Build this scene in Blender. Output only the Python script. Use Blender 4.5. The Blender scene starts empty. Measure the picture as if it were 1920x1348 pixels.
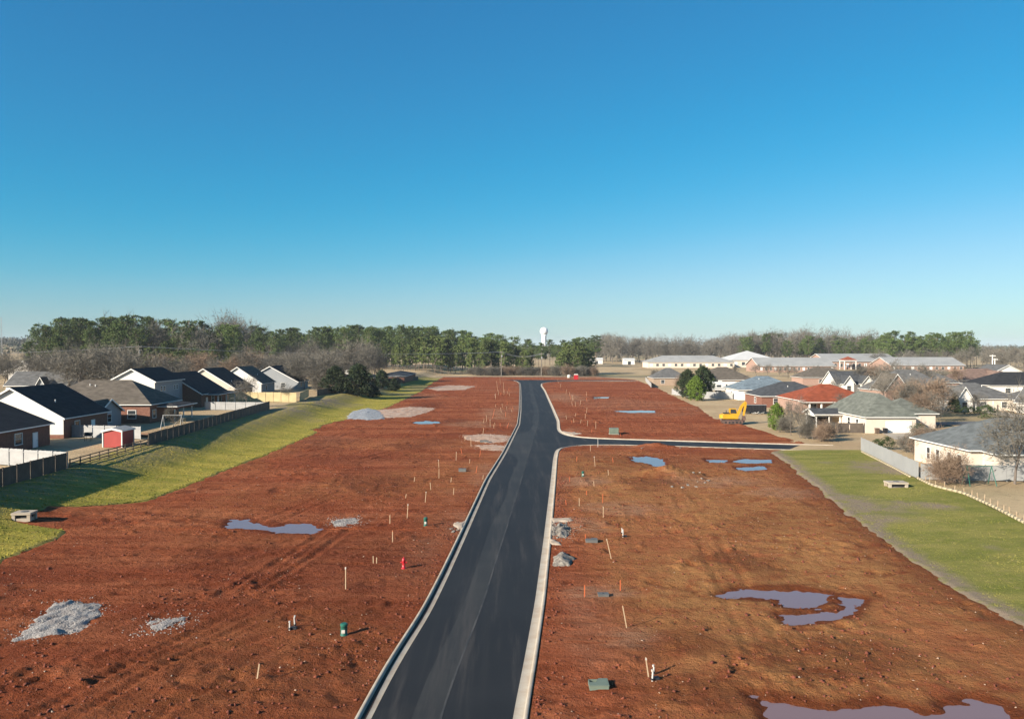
import bpy, bmesh, math, random
import numpy as np
from mathutils import Vector
from mathutils.geometry import tessellate_polygon

# ------------------------------------------------------------------ camera, sky, sun, exposure
SC = bpy.context.scene
COL = SC.collection
FPX, CX, CY, HY, HCAM = 1500.0, 960.0, 674.0, 650.0, 17.0
PITCH = math.atan((CY - HY) / FPX)
cam_d = bpy.data.cameras.new('camera')
cam = bpy.data.objects.new('camera', cam_d)
COL.objects.link(cam)
cam.location = (0, 0, HCAM)
cam.rotation_euler = (math.pi / 2 - PITCH, 0, 0)
cam_d.sensor_width = 36.0
cam_d.lens = 36.0 * FPX / 1920.0
cam_d.clip_start = 0.5
cam_d.clip_end = 30000
SC.camera = cam

SUN_EL = math.radians(22.5)
SHADOW_AZ = math.radians(37.0)          # direction the light travels, from +X towards +Y
world = bpy.data.worlds.new('World')
SC.world = world
world.use_nodes = True
wn, wl = world.node_tree.nodes, world.node_tree.links
bg = wn['Background']
sky = wn.new('ShaderNodeTexSky')
sky.sky_type = 'NISHITA'
sky.sun_disc = False
sky.sun_elevation = SUN_EL
# compass azimuth of the sun measured clockwise from +Y
sx, sy = -math.cos(SHADOW_AZ), -math.sin(SHADOW_AZ)
sky.sun_rotation = math.atan2(sx, sy)
sky.altitude = 0
sky.air_density = 1.0
sky.dust_density = 0.3
sky.ozone_density = 3.0
# colour grade of the sky as the camera recorded it: deeper blue overhead, pale cyan at the horizon
SKY_S, EXPO = 0.05, 1.2
KS, KOUT = 0.0886, SKY_S * 2 ** EXPO
sep = wn.new('ShaderNodeSeparateColor'); cmb = wn.new('ShaderNodeCombineColor')
wl.new(sky.outputs[0], sep.inputs[0])
for i_, (g_, k_) in enumerate(((0, 1.0), (0.917, 1.137), (0.745, 1.23))):
    x_ = sep.outputs[i_]
    for op, val in (('MULTIPLY', KS), ('MINIMUM', 1.0), ('POWER', g_), ('MULTIPLY', k_ / KOUT)):
        if op == 'POWER' and i_ == 0:
            n_ = wn.new('ShaderNodeFloatCurve')
            cv = n_.mapping.curves[0]
            for pt, q_ in zip(list(cv.points), ((0, 0.015), (1, 0.9))): pt.location = q_
            for q_ in ((.114, .034), (.184, .050), (.26, .12), (.334, .235), (.435, .38), (.7, .62)): cv.points.new(*q_)
            n_.mapping.update()
            wl.new(x_, n_.inputs['Value']); x_ = n_.outputs[0]
            continue
        n_ = wn.new('ShaderNodeMath'); n_.operation = op; n_.inputs[1].default_value = val
        wl.new(x_, n_.inputs[0]); x_ = n_.outputs[0]
    wl.new(x_, cmb.inputs[i_])
wl.new(cmb.outputs[0], bg.inputs['Color'])
bg.inputs['Strength'].default_value = SKY_S

sd = bpy.data.lights.new('sun', 'SUN')
sd.energy = 5.0
sd.angle = math.radians(0.5)
sd.color = (1.0, 0.91, 0.77)
so = bpy.data.objects.new('sun', sd)
COL.objects.link(so)
so.location = (-200, -200, 200)
so.rotation_euler = Vector((math.cos(SHADOW_AZ) * math.cos(SUN_EL), math.sin(SHADOW_AZ) * math.cos(SUN_EL), -math.sin(SUN_EL))).to_track_quat('-Z', 'Y').to_euler()
SC.view_settings.view_transform = 'Standard'
SC.view_settings.look = 'None'
SC.view_settings.exposure = EXPO
SC.view_settings.gamma = 1.0
SC.view_settings.use_curve_mapping = False
SC.render.engine = 'CYCLES'
SC.cycles.max_bounces = 6
SC.cycles.volume_bounces = 0

# ------------------------------------------------------------------ helpers
R = random.Random(7)
NR = np.random.RandomState(11)

def ray(px, py):
    u, v = (px - CX) / FPX, (CY - py) / FPX
    c, s = math.cos(PITCH), math.sin(PITCH)
    return u, c + v * s, -s + v * c

def G(px, py, z=0.0):
    """place on the ground (height z) seen at this spot of the photograph"""
    a, b, c = ray(px, py)
    t = (z - HCAM) / c
    return a * t, b * t

def AT(px, py, Y):
    a, b, c = ray(px, py)
    t = Y / b
    return a * t, Y, HCAM + c * t

def tag(o, label=None, cat=None, group=None, kind=None):
    if label: o['label'] = label
    if cat: o['category'] = cat
    if group: o['group'] = group
    if kind: o['kind'] = kind
    return o

def empty(name, loc, rz=0.0):
    o = bpy.data.objects.new(name, None)
    COL.objects.link(o)
    o.location = loc
    o.rotation_euler = (0, 0, rz)
    o.empty_display_size = 0.3
    return o

def link(name, me, m=None, parent=None, loc=None):
    o = bpy.data.objects.new(name, me)
    if m is not None and not me.materials:
        me.materials.append(m)
    COL.objects.link(o)
    if parent: o.parent = parent
    if loc is not None: o.location = loc
    return o

class MB:
    def __init__(self):
        self.V, self.F = [], []
    def add(self, vs, fs):
        k = len(self.V)
        self.V.extend(vs)
        self.F.extend([tuple(i + k for i in f) for f in fs])
        return self
    def box(self, x0, x1, y0, y1, z0, z1):
        return self.add([(x0, y0, z0), (x1, y0, z0), (x1, y1, z0), (x0, y1, z0), (x0, y0, z1), (x1, y0, z1), (x1, y1, z1), (x0, y1, z1)],
                        [(3, 2, 1, 0), (4, 5, 6, 7), (0, 1, 5, 4), (1, 2, 6, 5), (2, 3, 7, 6), (3, 0, 4, 7)])
    def obar(self, p0, p1, w, t, up=(0, 0, 1)):
        p0, p1 = Vector(p0), Vector(p1)
        d = (p1 - p0).normalized()
        s = d.cross(Vector(up))
        if s.length < 1e-4: s = d.cross(Vector((1, 0, 0)))
        s.normalize()
        n = s.cross(d).normalized()
        vs = []
        for p in (p0, p1):
            for a, b in ((-1, -1), (1, -1), (1, 1), (-1, 1)):
                vs.append(tuple(p + s * a * w / 2 + n * b * t / 2))
        return self.add(vs, [(0, 1, 2, 3), (7, 6, 5, 4), (0, 4, 5, 1), (1, 5, 6, 2), (2, 6, 7, 3), (3, 7, 4, 0)])
    def tube(self, p0, p1, r0, r1, n=8, caps=True):
        p0, p1 = Vector(p0), Vector(p1)
        d = (p1 - p0).normalized()
        s = d.cross(Vector((0, 0, 1)))
        if s.length < 1e-3: s = Vector((1, 0, 0))
        s.normalize()
        t = d.cross(s)
        vs = []
        for p, r in ((p0, r0), (p1, r1)):
            for i in range(n):
                a = 2 * math.pi * i / n
                vs.append(tuple(p + s * math.cos(a) * r + t * math.sin(a) * r))
        fs = [(i, (i + 1) % n, n + (i + 1) % n, n + i) for i in range(n)]
        if caps:
            fs.append(tuple(range(n - 1, -1, -1)))
            fs.append(tuple(range(n, 2 * n)))
        return self.add(vs, fs)
    def lathe(self, prof, n=16, c=(0, 0, 0)):
        vs, fs = [], []
        for r, z in prof:
            for i in range(n):
                a = 2 * math.pi * i / n
                vs.append((c[0] + r * math.cos(a), c[1] + r * math.sin(a), c[2] + z))
        m = len(prof)
        for j in range(m - 1):
            for i in range(n):
                fs.append((j * n + i, j * n + (i + 1) % n, (j + 1) * n + (i + 1) % n, (j + 1) * n + i))
        fs.append(tuple(range(n - 1, -1, -1)))
        fs.append(tuple(range((m - 1) * n, m * n)))
        return self.add(vs, fs)
    def prism(self, poly, axis, a, b):
        """poly: 2-D outline; axis 'x' -> (y,z), 'y' -> (x,z), 'z' -> (x,y)"""
        n = len(poly)
        def P(p, t):
            return {'x': (t, p[0], p[1]), 'y': (p[0], t, p[1]), 'z': (p[0], p[1], t)}[axis]
        vs = [P(p, a) for p in poly] + [P(p, b) for p in poly]
        tris = tessellate_polygon([[Vector((p[0], p[1], 0)) for p in poly]])
        fs = [tuple(t) for t in tris] + [tuple(i + n for i in reversed(t)) for t in tris]
        fs += [(i, (i + 1) % n, n + (i + 1) % n, n + i) for i in range(n)]
        return self.add(vs, fs)
    def mesh(self, name, m=None, smooth=False, fixn=True):
        me = bpy.data.meshes.new(name)
        me.from_pydata(self.V, [], self.F)
        if fixn:
            b = bmesh.new(); b.from_mesh(me)
            bmesh.ops.recalc_face_normals(b, faces=b.faces)
            b.to_mesh(me); b.free()
        if smooth: me.shade_smooth()
        if m is not None: me.materials.append(m)
        me.update()
        return me
    def build(self, name, m, parent=None, loc=None, smooth=False, fixn=True):
        return link(name, self.mesh(name, m, smooth, fixn), None, parent, loc)

def tri_mesh(name, V, T, m=None, smooth=False):
    me = bpy.data.meshes.new(name)
    V = np.asarray(V, dtype=np.float32); T = np.asarray(T, dtype=np.int32)
    k = T.shape[1]
    me.vertices.add(len(V)); me.vertices.foreach_set('co', V.ravel())
    me.loops.add(T.size); me.loops.foreach_set('vertex_index', T.ravel())
    me.polygons.add(len(T))
    me.polygons.foreach_set('loop_start', np.arange(len(T), dtype=np.int32) * k)
    if smooth: me.polygons.foreach_set('use_smooth', np.ones(len(T), dtype=bool))
    me.update(calc_edges=True)
    if m is not None: me.materials.append(m)
    return me

def grid_mesh(name, X, Y, Z, m, attrs=None, smooth=True):
    r, c = X.shape
    V = np.stack([X, Y, Z], -1).reshape(-1, 3)
    i = np.arange(r * c).reshape(r, c)
    T = np.stack([i[:-1, :-1], i[:-1, 1:], i[1:, 1:], i[1:, :-1]], -1).reshape(-1, 4)
    me = tri_mesh(name, V, T, m, smooth)
    for k, v in (attrs or {}).items():
        a = me.attributes.new(k, 'FLOAT', 'POINT')
        a.data.foreach_set('value', np.asarray(v, dtype=np.float32).ravel())
    return me

# numpy value noise
PERM = NR.randint(0, 1 << 16, 4096)
def _h(i, j, s):
    return PERM[(PERM[(i + s * 131) & 4095] + j * 7 + s) & 4095] / 65535.0
def vnoise(x, y, s=0):
    xi, yi = np.floor(x).astype(np.int64), np.floor(y).astype(np.int64)
    fx, fy = x - xi, y - yi
    fx, fy = fx * fx * (3 - 2 * fx), fy * fy * (3 - 2 * fy)
    a, b = _h(xi, yi, s), _h(xi + 1, yi, s)
    c, d = _h(xi, yi + 1, s), _h(xi + 1, yi + 1, s)
    return (a * (1 - fx) + b * fx) * (1 - fy) + (c * (1 - fx) + d * fx) * fy
def fbm(x, y, s=0, o=4, g=0.5):
    t, a, n = 0.0, 1.0, 0.0
    for k in range(o):
        t = t + a * (vnoise(x * 2 ** k, y * 2 ** k, s + k * 17) - 0.5); n += a; a *= g
    return t / n * 2
def sstep(a, b, x):
    t = np.clip((x - a) / (b - a), 0, 1)
    return t * t * (3 - 2 * t)

def poly_sd(px, py, poly):
    """signed distance to a closed outline, negative inside"""
    px, py = np.asarray(px, float), np.asarray(py, float)
    d = np.full(px.shape, 1e9); ins = np.zeros(px.shape, bool)
    n = len(poly)
    for i in range(n):
        ax, ay = poly[i]; bx, by = poly[(i + 1) % n]
        ex, ey = bx - ax, by - ay
        t = np.clip(((px - ax) * ex + (py - ay) * ey) / (ex * ex + ey * ey + 1e-12), 0, 1)
        d = np.minimum(d, np.hypot(px - ax - t * ex, py - ay - t * ey))
        if ay != by:
            ins ^= ((ay > py) != (by > py)) & (px < (bx - ax) * (py - ay) / (by - ay) + ax)
    return np.where(ins, -d, d)

# ------------------------------------------------------------------ materials
def new_mat(name):
    m = bpy.data.materials.new(name); m.use_nodes = True
    nt = m.node_tree
    return m, nt, nt.nodes, nt.links, nt.nodes['Principled BSDF']

def mix(nt, fac, a, b, mode='MIX'):
    n = nt.nodes.new('ShaderNodeMix'); n.data_type = 'RGBA'; n.blend_type = mode
    for sock, v in ((n.inputs[0], fac), (n.inputs[6], a), (n.inputs[7], b)):
        if hasattr(v, 'links'): nt.links.new(v, sock)
        elif isinstance(v, (int, float)): sock.default_value = v
        else: sock.default_value = (*[q * 0.655 for q in v], 1)
    return n.outputs[2]

def noise(nt, scale, detail=4, rough=0.55, vec=None, dist=0.0):
    n = nt.nodes.new('ShaderNodeTexNoise')
    n.inputs['Scale'].default_value = scale; n.inputs['Detail'].default_value = detail
    n.inputs['Roughness'].default_value = rough; n.inputs['Distortion'].default_value = dist
    if vec is not None: nt.links.new(vec, n.inputs['Vector'])
    return n.outputs[0]

def ramp(nt, fac, a, b):
    n = nt.nodes.new('ShaderNodeMapRange'); n.interpolation_type = 'SMOOTHSTEP'
    n.inputs[1].default_value = a; n.inputs[2].default_value = b
    nt.links.new(fac, n.inputs[0])
    return n.outputs[0]

def math2(nt, op, a, b=0.0):
    n = nt.nodes.new('ShaderNodeMath'); n.operation = op
    for s, v in ((n.inputs[0], a), (n.inputs[1], b)):
        if hasattr(v, 'links'): nt.links.new(v, s)
        else: s.default_value = v
    return n.outputs[0]

def posn(nt, sc=(1, 1, 1), rz=0.0):
    g = nt.nodes.new('ShaderNodeNewGeometry')
    mp = nt.nodes.new('ShaderNodeMapping')
    mp.inputs['Scale'].default_value = sc; mp.inputs['Rotation'].default_value = (0, 0, rz)
    nt.links.new(g.outputs['Position'], mp.inputs[0])
    return mp.outputs[0]

def attr(nt, name):
    n = nt.nodes.new('ShaderNodeAttribute'); n.attribute_name = name
    return n.outputs['Fac']

def bump(nt, p, h, strength, dist):
    b = nt.nodes.new('ShaderNodeBump')
    b.inputs['Strength'].default_value = strength; b.inputs['Distance'].default_value = dist
    nt.links.new(h, b.inputs['Height']); nt.links.new(b.outputs[0], p.inputs['Normal'])

def M(name, c1, c2=None, scale=1.0, rough=0.85, bmp=0.0, bscale=8.0, spec=0.3, rnd=0.0, metal=0.0, stretch=(1, 1, 1)):
    m, nt, N, L, p = new_mat(name)
    p.inputs['Roughness'].default_value = rough
    p.inputs['Specular IOR Level'].default_value = spec
    p.inputs['Metallic'].default_value = metal
    if c2 is None: c2 = tuple(x * 0.8 for x in c1)
    v = posn(nt, stretch)
    c = mix(nt, ramp(nt, noise(nt, scale, 5, 0.6, v), 0.3, 0.7), c1, c2)
    if rnd:
        oi = nt.nodes.new('ShaderNodeObjectInfo')
        h = nt.nodes.new('ShaderNodeHueSaturation')
        mr = nt.nodes.new('ShaderNodeMapRange')
        mr.inputs[3].default_value = 1 - rnd; mr.inputs[4].default_value = 1 + rnd
        L.new(oi.outputs['Random'], mr.inputs[0]); L.new(mr.outputs[0], h.inputs['Value'])
        L.new(c, h.inputs['Color']); c = h.outputs[0]
    L.new(c, p.inputs['Base Color'])
    if bmp: bump(nt, p, noise(nt, bscale, 4, 0.6, v), 1.0, bmp)
    return m

# red clay of the building lots
mdirt, nt, N, L, p = new_mat('red_clay')
p.inputs['Roughness'].default_value = 0.9; p.inputs['Specular IOR Level'].default_value = 0.03
v = posn(nt)
vs_ = posn(nt, (0.35, 1.6, 1), 0.15)
c = mix(nt, ramp(nt, noise(nt, 0.09, 6, 0.65, vs_), 0.40, 0.60), (0.335, 0.088, 0.038), (0.46, 0.150, 0.067))
c = mix(nt, ramp(nt, noise(nt, 0.55, 6, 0.65, vs_), 0.42, 0.72), c, (0.225, 0.055, 0.020))
c = mix(nt, math2(nt, 'MULTIPLY', ramp(nt, noise(nt, 1.3, 5, 0.7, v), 0.56, 0.74), 0.5), c, (0.50, 0.185, 0.092))
oc = math2(nt, 'MULTIPLY', attr(nt, 'ochre'), ramp(nt, noise(nt, 0.6, 6, 0.7, v), 0.25, 0.6))
c = mix(nt, oc, c, (0.47, 0.225, 0.085))
pl = math2(nt, 'MULTIPLY', attr(nt, 'pale'), ramp(nt, noise(nt, 0.8, 6, 0.7, vs_), 0.32, 0.6))
c = mix(nt, pl, c, (0.46, 0.25, 0.15))
wt = math2(nt, 'MULTIPLY', attr(nt, 'damp_dark'), 0.72)
c = mix(nt, wt, c, (0.155, 0.038, 0.015))
c = mix(nt, math2(nt, 'MULTIPLY', ramp(nt, noise(nt, 1.7, 6, 0.75, vs_), 0.56, 0.70), 0.55), c, (0.15, 0.036, 0.016))
c = mix(nt, math2(nt, 'MULTIPLY', ramp(nt, noise(nt, 5.0, 3, 0.7, v), 0.6, 0.75), 0.55), c, (0.12, 0.035, 0.02))
c = mix(nt, math2(nt, 'MULTIPLY', ramp(nt, noise(nt, 9.0, 2, 0.6, v), 0.68, 0.78), 0.4), c, (0.52, 0.30, 0.19))
L.new(c, p.inputs['Base Color'])
hh = math2(nt, 'ADD', math2(nt, 'ADD', noise(nt, 3.5, 6, 0.7, v), math2(nt, 'MULTIPLY', noise(nt, 0.9, 5, 0.65, v), 1.6)), math2(nt, 'MULTIPLY', noise(nt, 14.0, 3, 0.6, v), 0.18))
bump(nt, p, hh, 1.0, 0.20)
# wet clay near water is shinier
rr = nt.nodes.new('ShaderNodeMapRange'); rr.inputs[3].default_value = 0.92; rr.inputs[4].default_value = 0.7
L.new(attr(nt, 'damp_dark'), rr.inputs[0]); L.new(rr.outputs[0], p.inputs['Roughness'])

def grass_mat(name, g1, g2, dry):
    m, nt, N, L, p = new_mat(name)
    p.inputs['Roughness'].default_value = 0.95; p.inputs['Specular IOR Level'].default_value = 0.1
    v = posn(nt); vb = posn(nt, (0.5, 1.5, 1), 0.5)
    c = mix(nt, ramp(nt, noise(nt, 0.22, 6, 0.65, vb), 0.35, 0.65), g1, g2)
    c = mix(nt, math2(nt, 'MULTIPLY', ramp(nt, noise(nt, 1.1, 6, 0.7, v), 0.5, 0.72), 0.75), c, dry)
    c = mix(nt, math2(nt, 'MULTIPLY', ramp(nt, noise(nt, 2.6, 4, 0.7, v), 0.55, 0.75), 0.35), c, tuple(x * 0.45 for x in g1))
    bare = math2(nt, 'MULTIPLY', attr(nt, 'bare'), ramp(nt, noise(nt, 0.5, 6, 0.7, v), 0.3, 0.55))
    c = mix(nt, bare, c, (0.33, 0.25, 0.175))
    L.new(c, p.inputs['Base Color'])
    bump(nt, p, noise(nt, 2.6, 7, 0.75, vb), 1.0, 0.15)
    return m
mgrassL = grass_mat('mown_grass_bank', (0.31, 0.285, 0.042), (0.50, 0.40, 0.075), (0.50, 0.35, 0.095))
mgrassR = grass_mat('mown_grass_strip', (0.215, 0.225, 0.045), (0.345, 0.305, 0.08), (0.40, 0.315, 0.115))

# dormant lawns, yards and fields of the neighbourhood
mground, nt, N, L, p = new_mat('dormant_lawn')
p.inputs['Roughness'].default_value = 0.95; p.inputs['Specular IOR Level'].default_value = 0.1
v = posn(nt)
c = mix(nt, ramp(nt, noise(nt, 0.045, 5, 0.6, v), 0.38, 0.62), (0.66, 0.49, 0.29), (0.54, 0.38, 0.215))
c = mix(nt, ramp(nt, noise(nt, 0.012, 4, 0.6, v), 0.5, 0.68), c, (0.26, 0.235, 0.11))
c = mix(nt, math2(nt, 'MULTIPLY', ramp(nt, noise(nt, 0.7, 6, 0.7, v), 0.5, 0.7), 0.45), c, (0.27, 0.19, 0.11))
L.new(c, p.inputs['Base Color'])
bump(nt, p, noise(nt, 3.0, 5, 0.7, v), 1.0, 0.12)

def asphalt(name, a, b, streak):
    m, nt, N, L, p = new_mat(name)
    v = posn(nt); vs_ = posn(nt, (1.6, 0.05, 1), 0.1)
    c = mix(nt, ramp(nt, noise(nt, 0.12, 5, 0.6, v), 0.4, 0.65), a, b)
    c = mix(nt, math2(nt, 'MULTIPLY', ramp(nt, noise(nt, 0.9, 5, 0.6, vs_), 0.5, 0.75), 0.6), c, streak)
    c = mix(nt, math2(nt, 'MULTIPLY', ramp(nt, noise(nt, 0.06, 4, 0.6, v, 1.0), 0.56, 0.68), 0.45), c, (0.065, 0.055, 0.048))
    c = mix(nt, math2(nt, 'MULTIPLY', ramp(nt, noise(nt, 0.35, 6, 0.7, posn(nt, (2.2, 0.12, 1), 0.12)), 0.48, 0.70), 0.75), c, (0.095, 0.082, 0.072))
    c = mix(nt, math2(nt, 'MULTIPLY', noise(nt, 30, 2, 0.6, v), 0.35), c, tuple(x * 1.7 for x in a))
    L.new(c, p.inputs['Base Color'])
    p.inputs['Roughness'].default_value = 0.7; p.inputs['Specular IOR Level'].default_value = 0.22
    bump(nt, p, noise(nt, 40, 3, 0.6, v), 0.5, 0.012)
    return m
masph = asphalt('asphalt', (0.021, 0.021, 0.022), (0.027, 0.027, 0.028), (0.040, 0.038, 0.036))
mlane = asphalt('asphalt_older_pass', (0.034, 0.034, 0.034), (0.055, 0.053, 0.049), (0.075, 0.072, 0.065))
mjoint = M('joint_sealant', (0.095, 0.09, 0.085), (0.035, 0.038, 0.042), 0.4)
mconc = M('concrete_kerb', (0.58, 0.51, 0.41), (0.48, 0.38, 0.285), 0.8, 0.85, 0.01, 20)
mconc2 = M('concrete_tan', (0.62, 0.50, 0.38), (0.50, 0.38, 0.28), 1.2, 0.9, 0.02, 8)
mgravel = M('pale_gravel', (0.50, 0.46, 0.42), (0.36, 0.31, 0.28), 1.6, 0.95, 0.12, 9)
mgravel_b = M('blue_grey_gravel', (0.44, 0.46, 0.48), (0.34, 0.34, 0.35), 1.2, 0.95, 0.10, 8)
mgravel_t = M('tan_spread_gravel', (0.62, 0.47, 0.37), (0.48, 0.28, 0.18), 0.5, 0.95, 0.08, 6)
mrubble = M('broken_concrete', (0.40, 0.36, 0.30), (0.22, 0.18, 0.15), 2.0, 0.95, 0.15, 5)
mclod = M('clay_clod', (0.27, 0.078, 0.042), (0.16, 0.045, 0.025), 3.0, 0.95)
mstone = M('pale_stone', (0.55, 0.42, 0.32), (0.45, 0.26, 0.16), 2.0, 0.9)

mwater, nt, N, L, p = new_mat('muddy_water')
p.inputs['Base Color'].default_value = (0.19, 0.115, 0.105, 1)
p.inputs['Roughness'].default_value = 0.04; p.inputs['IOR'].default_value = 1.45
p.inputs['Specular IOR Level'].default_value = 0.5
bump(nt, p, noise(nt, 2.0, 3, 0.5, posn(nt)), 0.15, 0.01)

mwhite = M('white_siding', (0.95, 0.90, 0.83), (0.90, 0.84, 0.77), 0.3)
mcream = M('cream_siding', (0.86, 0.74, 0.61), (0.78, 0.66, 0.54), 0.3)
mgreyw = M('grey_siding', (0.40, 0.41, 0.42), (0.36, 0.37, 0.38), 0.3)
mtrim = M('white_trim', (1.0, 0.97, 0.91), (0.95, 0.92, 0.86), 0.5, 0.6)
mbrick = M('red_brick', (0.30, 0.14, 0.095), (0.22, 0.095, 0.065), 2.5, 0.9, 0.02, 12)
mbrickp = M('pinkish_brick', (0.50, 0.33, 0.26), (0.42, 0.26, 0.20), 2.0, 0.9)
mbricktan = M('tan_brick', (0.48, 0.36, 0.26), (0.40, 0.28, 0.20), 2.0, 0.9)
def roofm(name, c, k=0.6):
    return M(name, c, tuple(x * k for x in c), 0.7, 0.95, 0.03, 5, 0.15, 0, 0, (1, 1, 3))
mr_black = roofm('charcoal_shingle', (0.050, 0.050, 0.054))
mr_brown = roofm('weathered_brown_shingle', (0.185, 0.155, 0.125))
mr_grey = roofm('grey_shingle', (0.19, 0.185, 0.18))
mr_teal = roofm('green_grey_shingle', (0.225, 0.235, 0.20))
mr_slate = roofm('slate_grey_shingle', (0.20, 0.215, 0.215))
mr_red = roofm('red_shingle', (0.42, 0.105, 0.05))
mr_blue = roofm('blue_grey_shingle', (0.24, 0.30, 0.345))
mr_dgrey = roofm('dark_grey_shingle', (0.105, 0.11, 0.118))
mr_pink = roofm('rosy_brown_shingle', (0.30, 0.20, 0.16))
mr_metal = M('pale_metal_roof', (0.46, 0.45, 0.43), (0.38, 0.375, 0.36), 0.15, 0.8, 0, 1, 0.15)
mr_white = M('white_metal_roof', (0.80, 0.78, 0.74), (0.74, 0.72, 0.68), 0.2, 0.5)
mglass, nt, N, L, p = new_mat('window_glass')
p.inputs['Base Color'].default_value = (0.03, 0.035, 0.04, 1); p.inputs['Roughness'].default_value = 0.08
mdark = M('opening_shade', (0.03, 0.03, 0.032), (0.02, 0.02, 0.022), 1.0)
mdoor = M('white_door_paint', (1.15, 1.13, 1.08), (1.1, 1.08, 1.04), 0.5, 0.5)
mfence_g = M('weathered_grey_boards', (0.17, 0.135, 0.105), (0.12, 0.095, 0.075), 0.9, 0.95)
mfence_w = M('silvered_boards', (0.52, 0.51, 0.50), (0.43, 0.42, 0.41), 0.7, 0.9)
mfence_y = M('new_yellow_pine_boards', (0.66, 0.54, 0.30), (0.58, 0.45, 0.24), 0.6, 0.9)
mfence_v = M('white_vinyl', (0.43, 0.43, 0.42), (0.38, 0.38, 0.37), 0.3, 0.6)
mwood = M('stake_wood', (0.62, 0.46, 0.30), (0.52, 0.36, 0.22), 3.0, 0.9)
morange = M('orange_marker_paint', (0.70, 0.16, 0.05), (0.62, 0.14, 0.05), 3.0, 0.7)
mredp = M('hydrant_red', (0.62, 0.02, 0.03), (0.52, 0.02, 0.025), 2.0, 0.4, 0, 1, 0.5)
mgreen = M('utility_green', (0.03, 0.17, 0.12), (0.025, 0.13, 0.095), 2.0, 0.5)
mgreen_p = M('faded_box_green', (0.21, 0.26, 0.20), (0.17, 0.21, 0.165), 1.0, 0.6)
mpvc = M('white_pvc', (0.75, 0.73, 0.68), (0.62, 0.56, 0.48), 4.0, 0.5)
mgbox = M('grey_plastic_box', (0.19, 0.19, 0.18), (0.14, 0.14, 0.135), 2.0, 0.6)
myel = M('machine_yellow', (0.78, 0.42, 0.02), (0.70, 0.36, 0.02), 1.0, 0.45, 0, 1, 0.5)
mblk = M('black_steel', (0.03, 0.03, 0.035), (0.02, 0.02, 0.022), 1.0, 0.6)
mmud = M('muddy_track_steel', (0.22, 0.13, 0.10), (0.10, 0.07, 0.06), 2.0, 0.9)
msteel = M('galvanised_steel', (0.45, 0.46, 0.47), (0.38, 0.39, 0.40), 1.0, 0.5, 0, 1, 0.5)
mpole = M('pole_wood', (0.33, 0.28, 0.23), (0.26, 0.22, 0.18), 1.0, 0.9)
mshedr = M('red_painted_boards', (0.52, 0.085, 0.07), (0.45, 0.07, 0.06), 0.8, 0.7)
mbark = M('grey_bark', (0.23, 0.195, 0.165), (0.16, 0.13, 0.11), 1.5, 0.95, rnd=0.2)
mtwig = M('bare_twigs', (0.235, 0.208, 0.17), (0.165, 0.148, 0.12), 0.4, 0.95, rnd=0.22)
mtwig2 = M('russet_twigs', (0.32, 0.225, 0.155), (0.24, 0.16, 0.11), 0.4, 0.95, rnd=0.2)
mpbark = M('pine_bark', (0.26, 0.19, 0.14), (0.17, 0.12, 0.09), 1.0, 0.95, rnd=0.2)
def leafm(name, a, b, rnd):
    m = M(name, a, b, 0.35, 0.75, rnd=rnd, spec=0.2)
    p = m.node_tree.nodes['Principled BSDF']
    p.inputs['Transmission Weight'].default_value = 0.0
    return m
mneedle = leafm('pine_needles', (0.082, 0.128, 0.034), (0.13, 0.17, 0.045), 0.36)
mneedle2 = leafm('young_pine_needles', (0.12, 0.165, 0.042), (0.165, 0.195, 0.06), 0.3)
mcedar = leafm('dark_cedar_foliage', (0.035, 0.058, 0.026), (0.06, 0.075, 0.03), 0.2)
mlime = leafm('bright_green_leaves', (0.16, 0.24, 0.035), (0.12, 0.18, 0.03), 0.1)
mshrub = leafm('green_hedge_leaves', (0.07, 0.11, 0.03), (0.05, 0.075, 0.025), 0.2)
mfar = M('far_wood_canopy', (0.155, 0.135, 0.11), (0.085, 0.10, 0.062), 0.02, 0.95)

# ------------------------------------------------------------------ the layout: road edges, lot edges, heights
def resample(pts, step=1.0, k=5):
    pts = np.array(pts, float)
    s = np.r_[0, np.cumsum(np.hypot(*np.diff(pts, axis=0).T))]
    n = max(2, int(s[-1] / step))
    t = np.linspace(0, s[-1], n)
    P = np.stack([np.interp(t, s, pts[:, 0]), np.interp(t, s, pts[:, 1])], 1)
    for _ in range(k):
        Q = P.copy(); Q[1:-1] = (P[:-2] + 2 * P[1:-1] + P[2:]) / 4; P = Q
    return P

edgeL = [(-7.6, 12.0)] + [G(*q) for q in ((694, 1348), (750, 1240), (807, 1150), (845, 1070), (876, 1000), (919, 900), (949, 850), (966, 815), (975, 796))] \
    + [G(977.5, 770), G(977.5, 745), G(977, 727)] + [(3.9, 372), (2.6, 392), (-1.5, 406), (-6, 410)]
edgeRS = [(-1.6, 12.0)] + [G(*q) for q in ((961.5, 1348), (985, 1230), (1004, 1125), (1019, 1015), (1033, 900), (1037, 862))] \
    + [(6.9, 129.0), (7.6, 133.4), (9.4, 136.3), (12.5, 138.0), (17, 138.4), (28, 136.3), (40, 133.0), (54, 129.6)]
edgeRN = [(55, 136.6), (40, 140.3), (28, 143.6), (20, 145.8), (15.5, 147.2), (12.2, 149.2), (10.2, 152.5), (9.3, 158), (9.25, 164)] \
    + [G(1044, 790), G(1033, 763), G(1020, 733)] + [(12.4, 345), (13.2, 366), (16.0, 381), (22, 390), (32, 393), (62, 394)]
edgeT = [(62, 405), (28, 407), (-6, 410)]
eL, eRS, eRN = resample(edgeL, 1.5), resample(edgeRS, 1.0), resample(edgeRN, 1.0, 8)
road_poly = [tuple(q) for q in eL[::-1]] + [tuple(q) for q in eRS] + [tuple(q) for q in eRN] + [(62, 405), (28, 407)]

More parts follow.
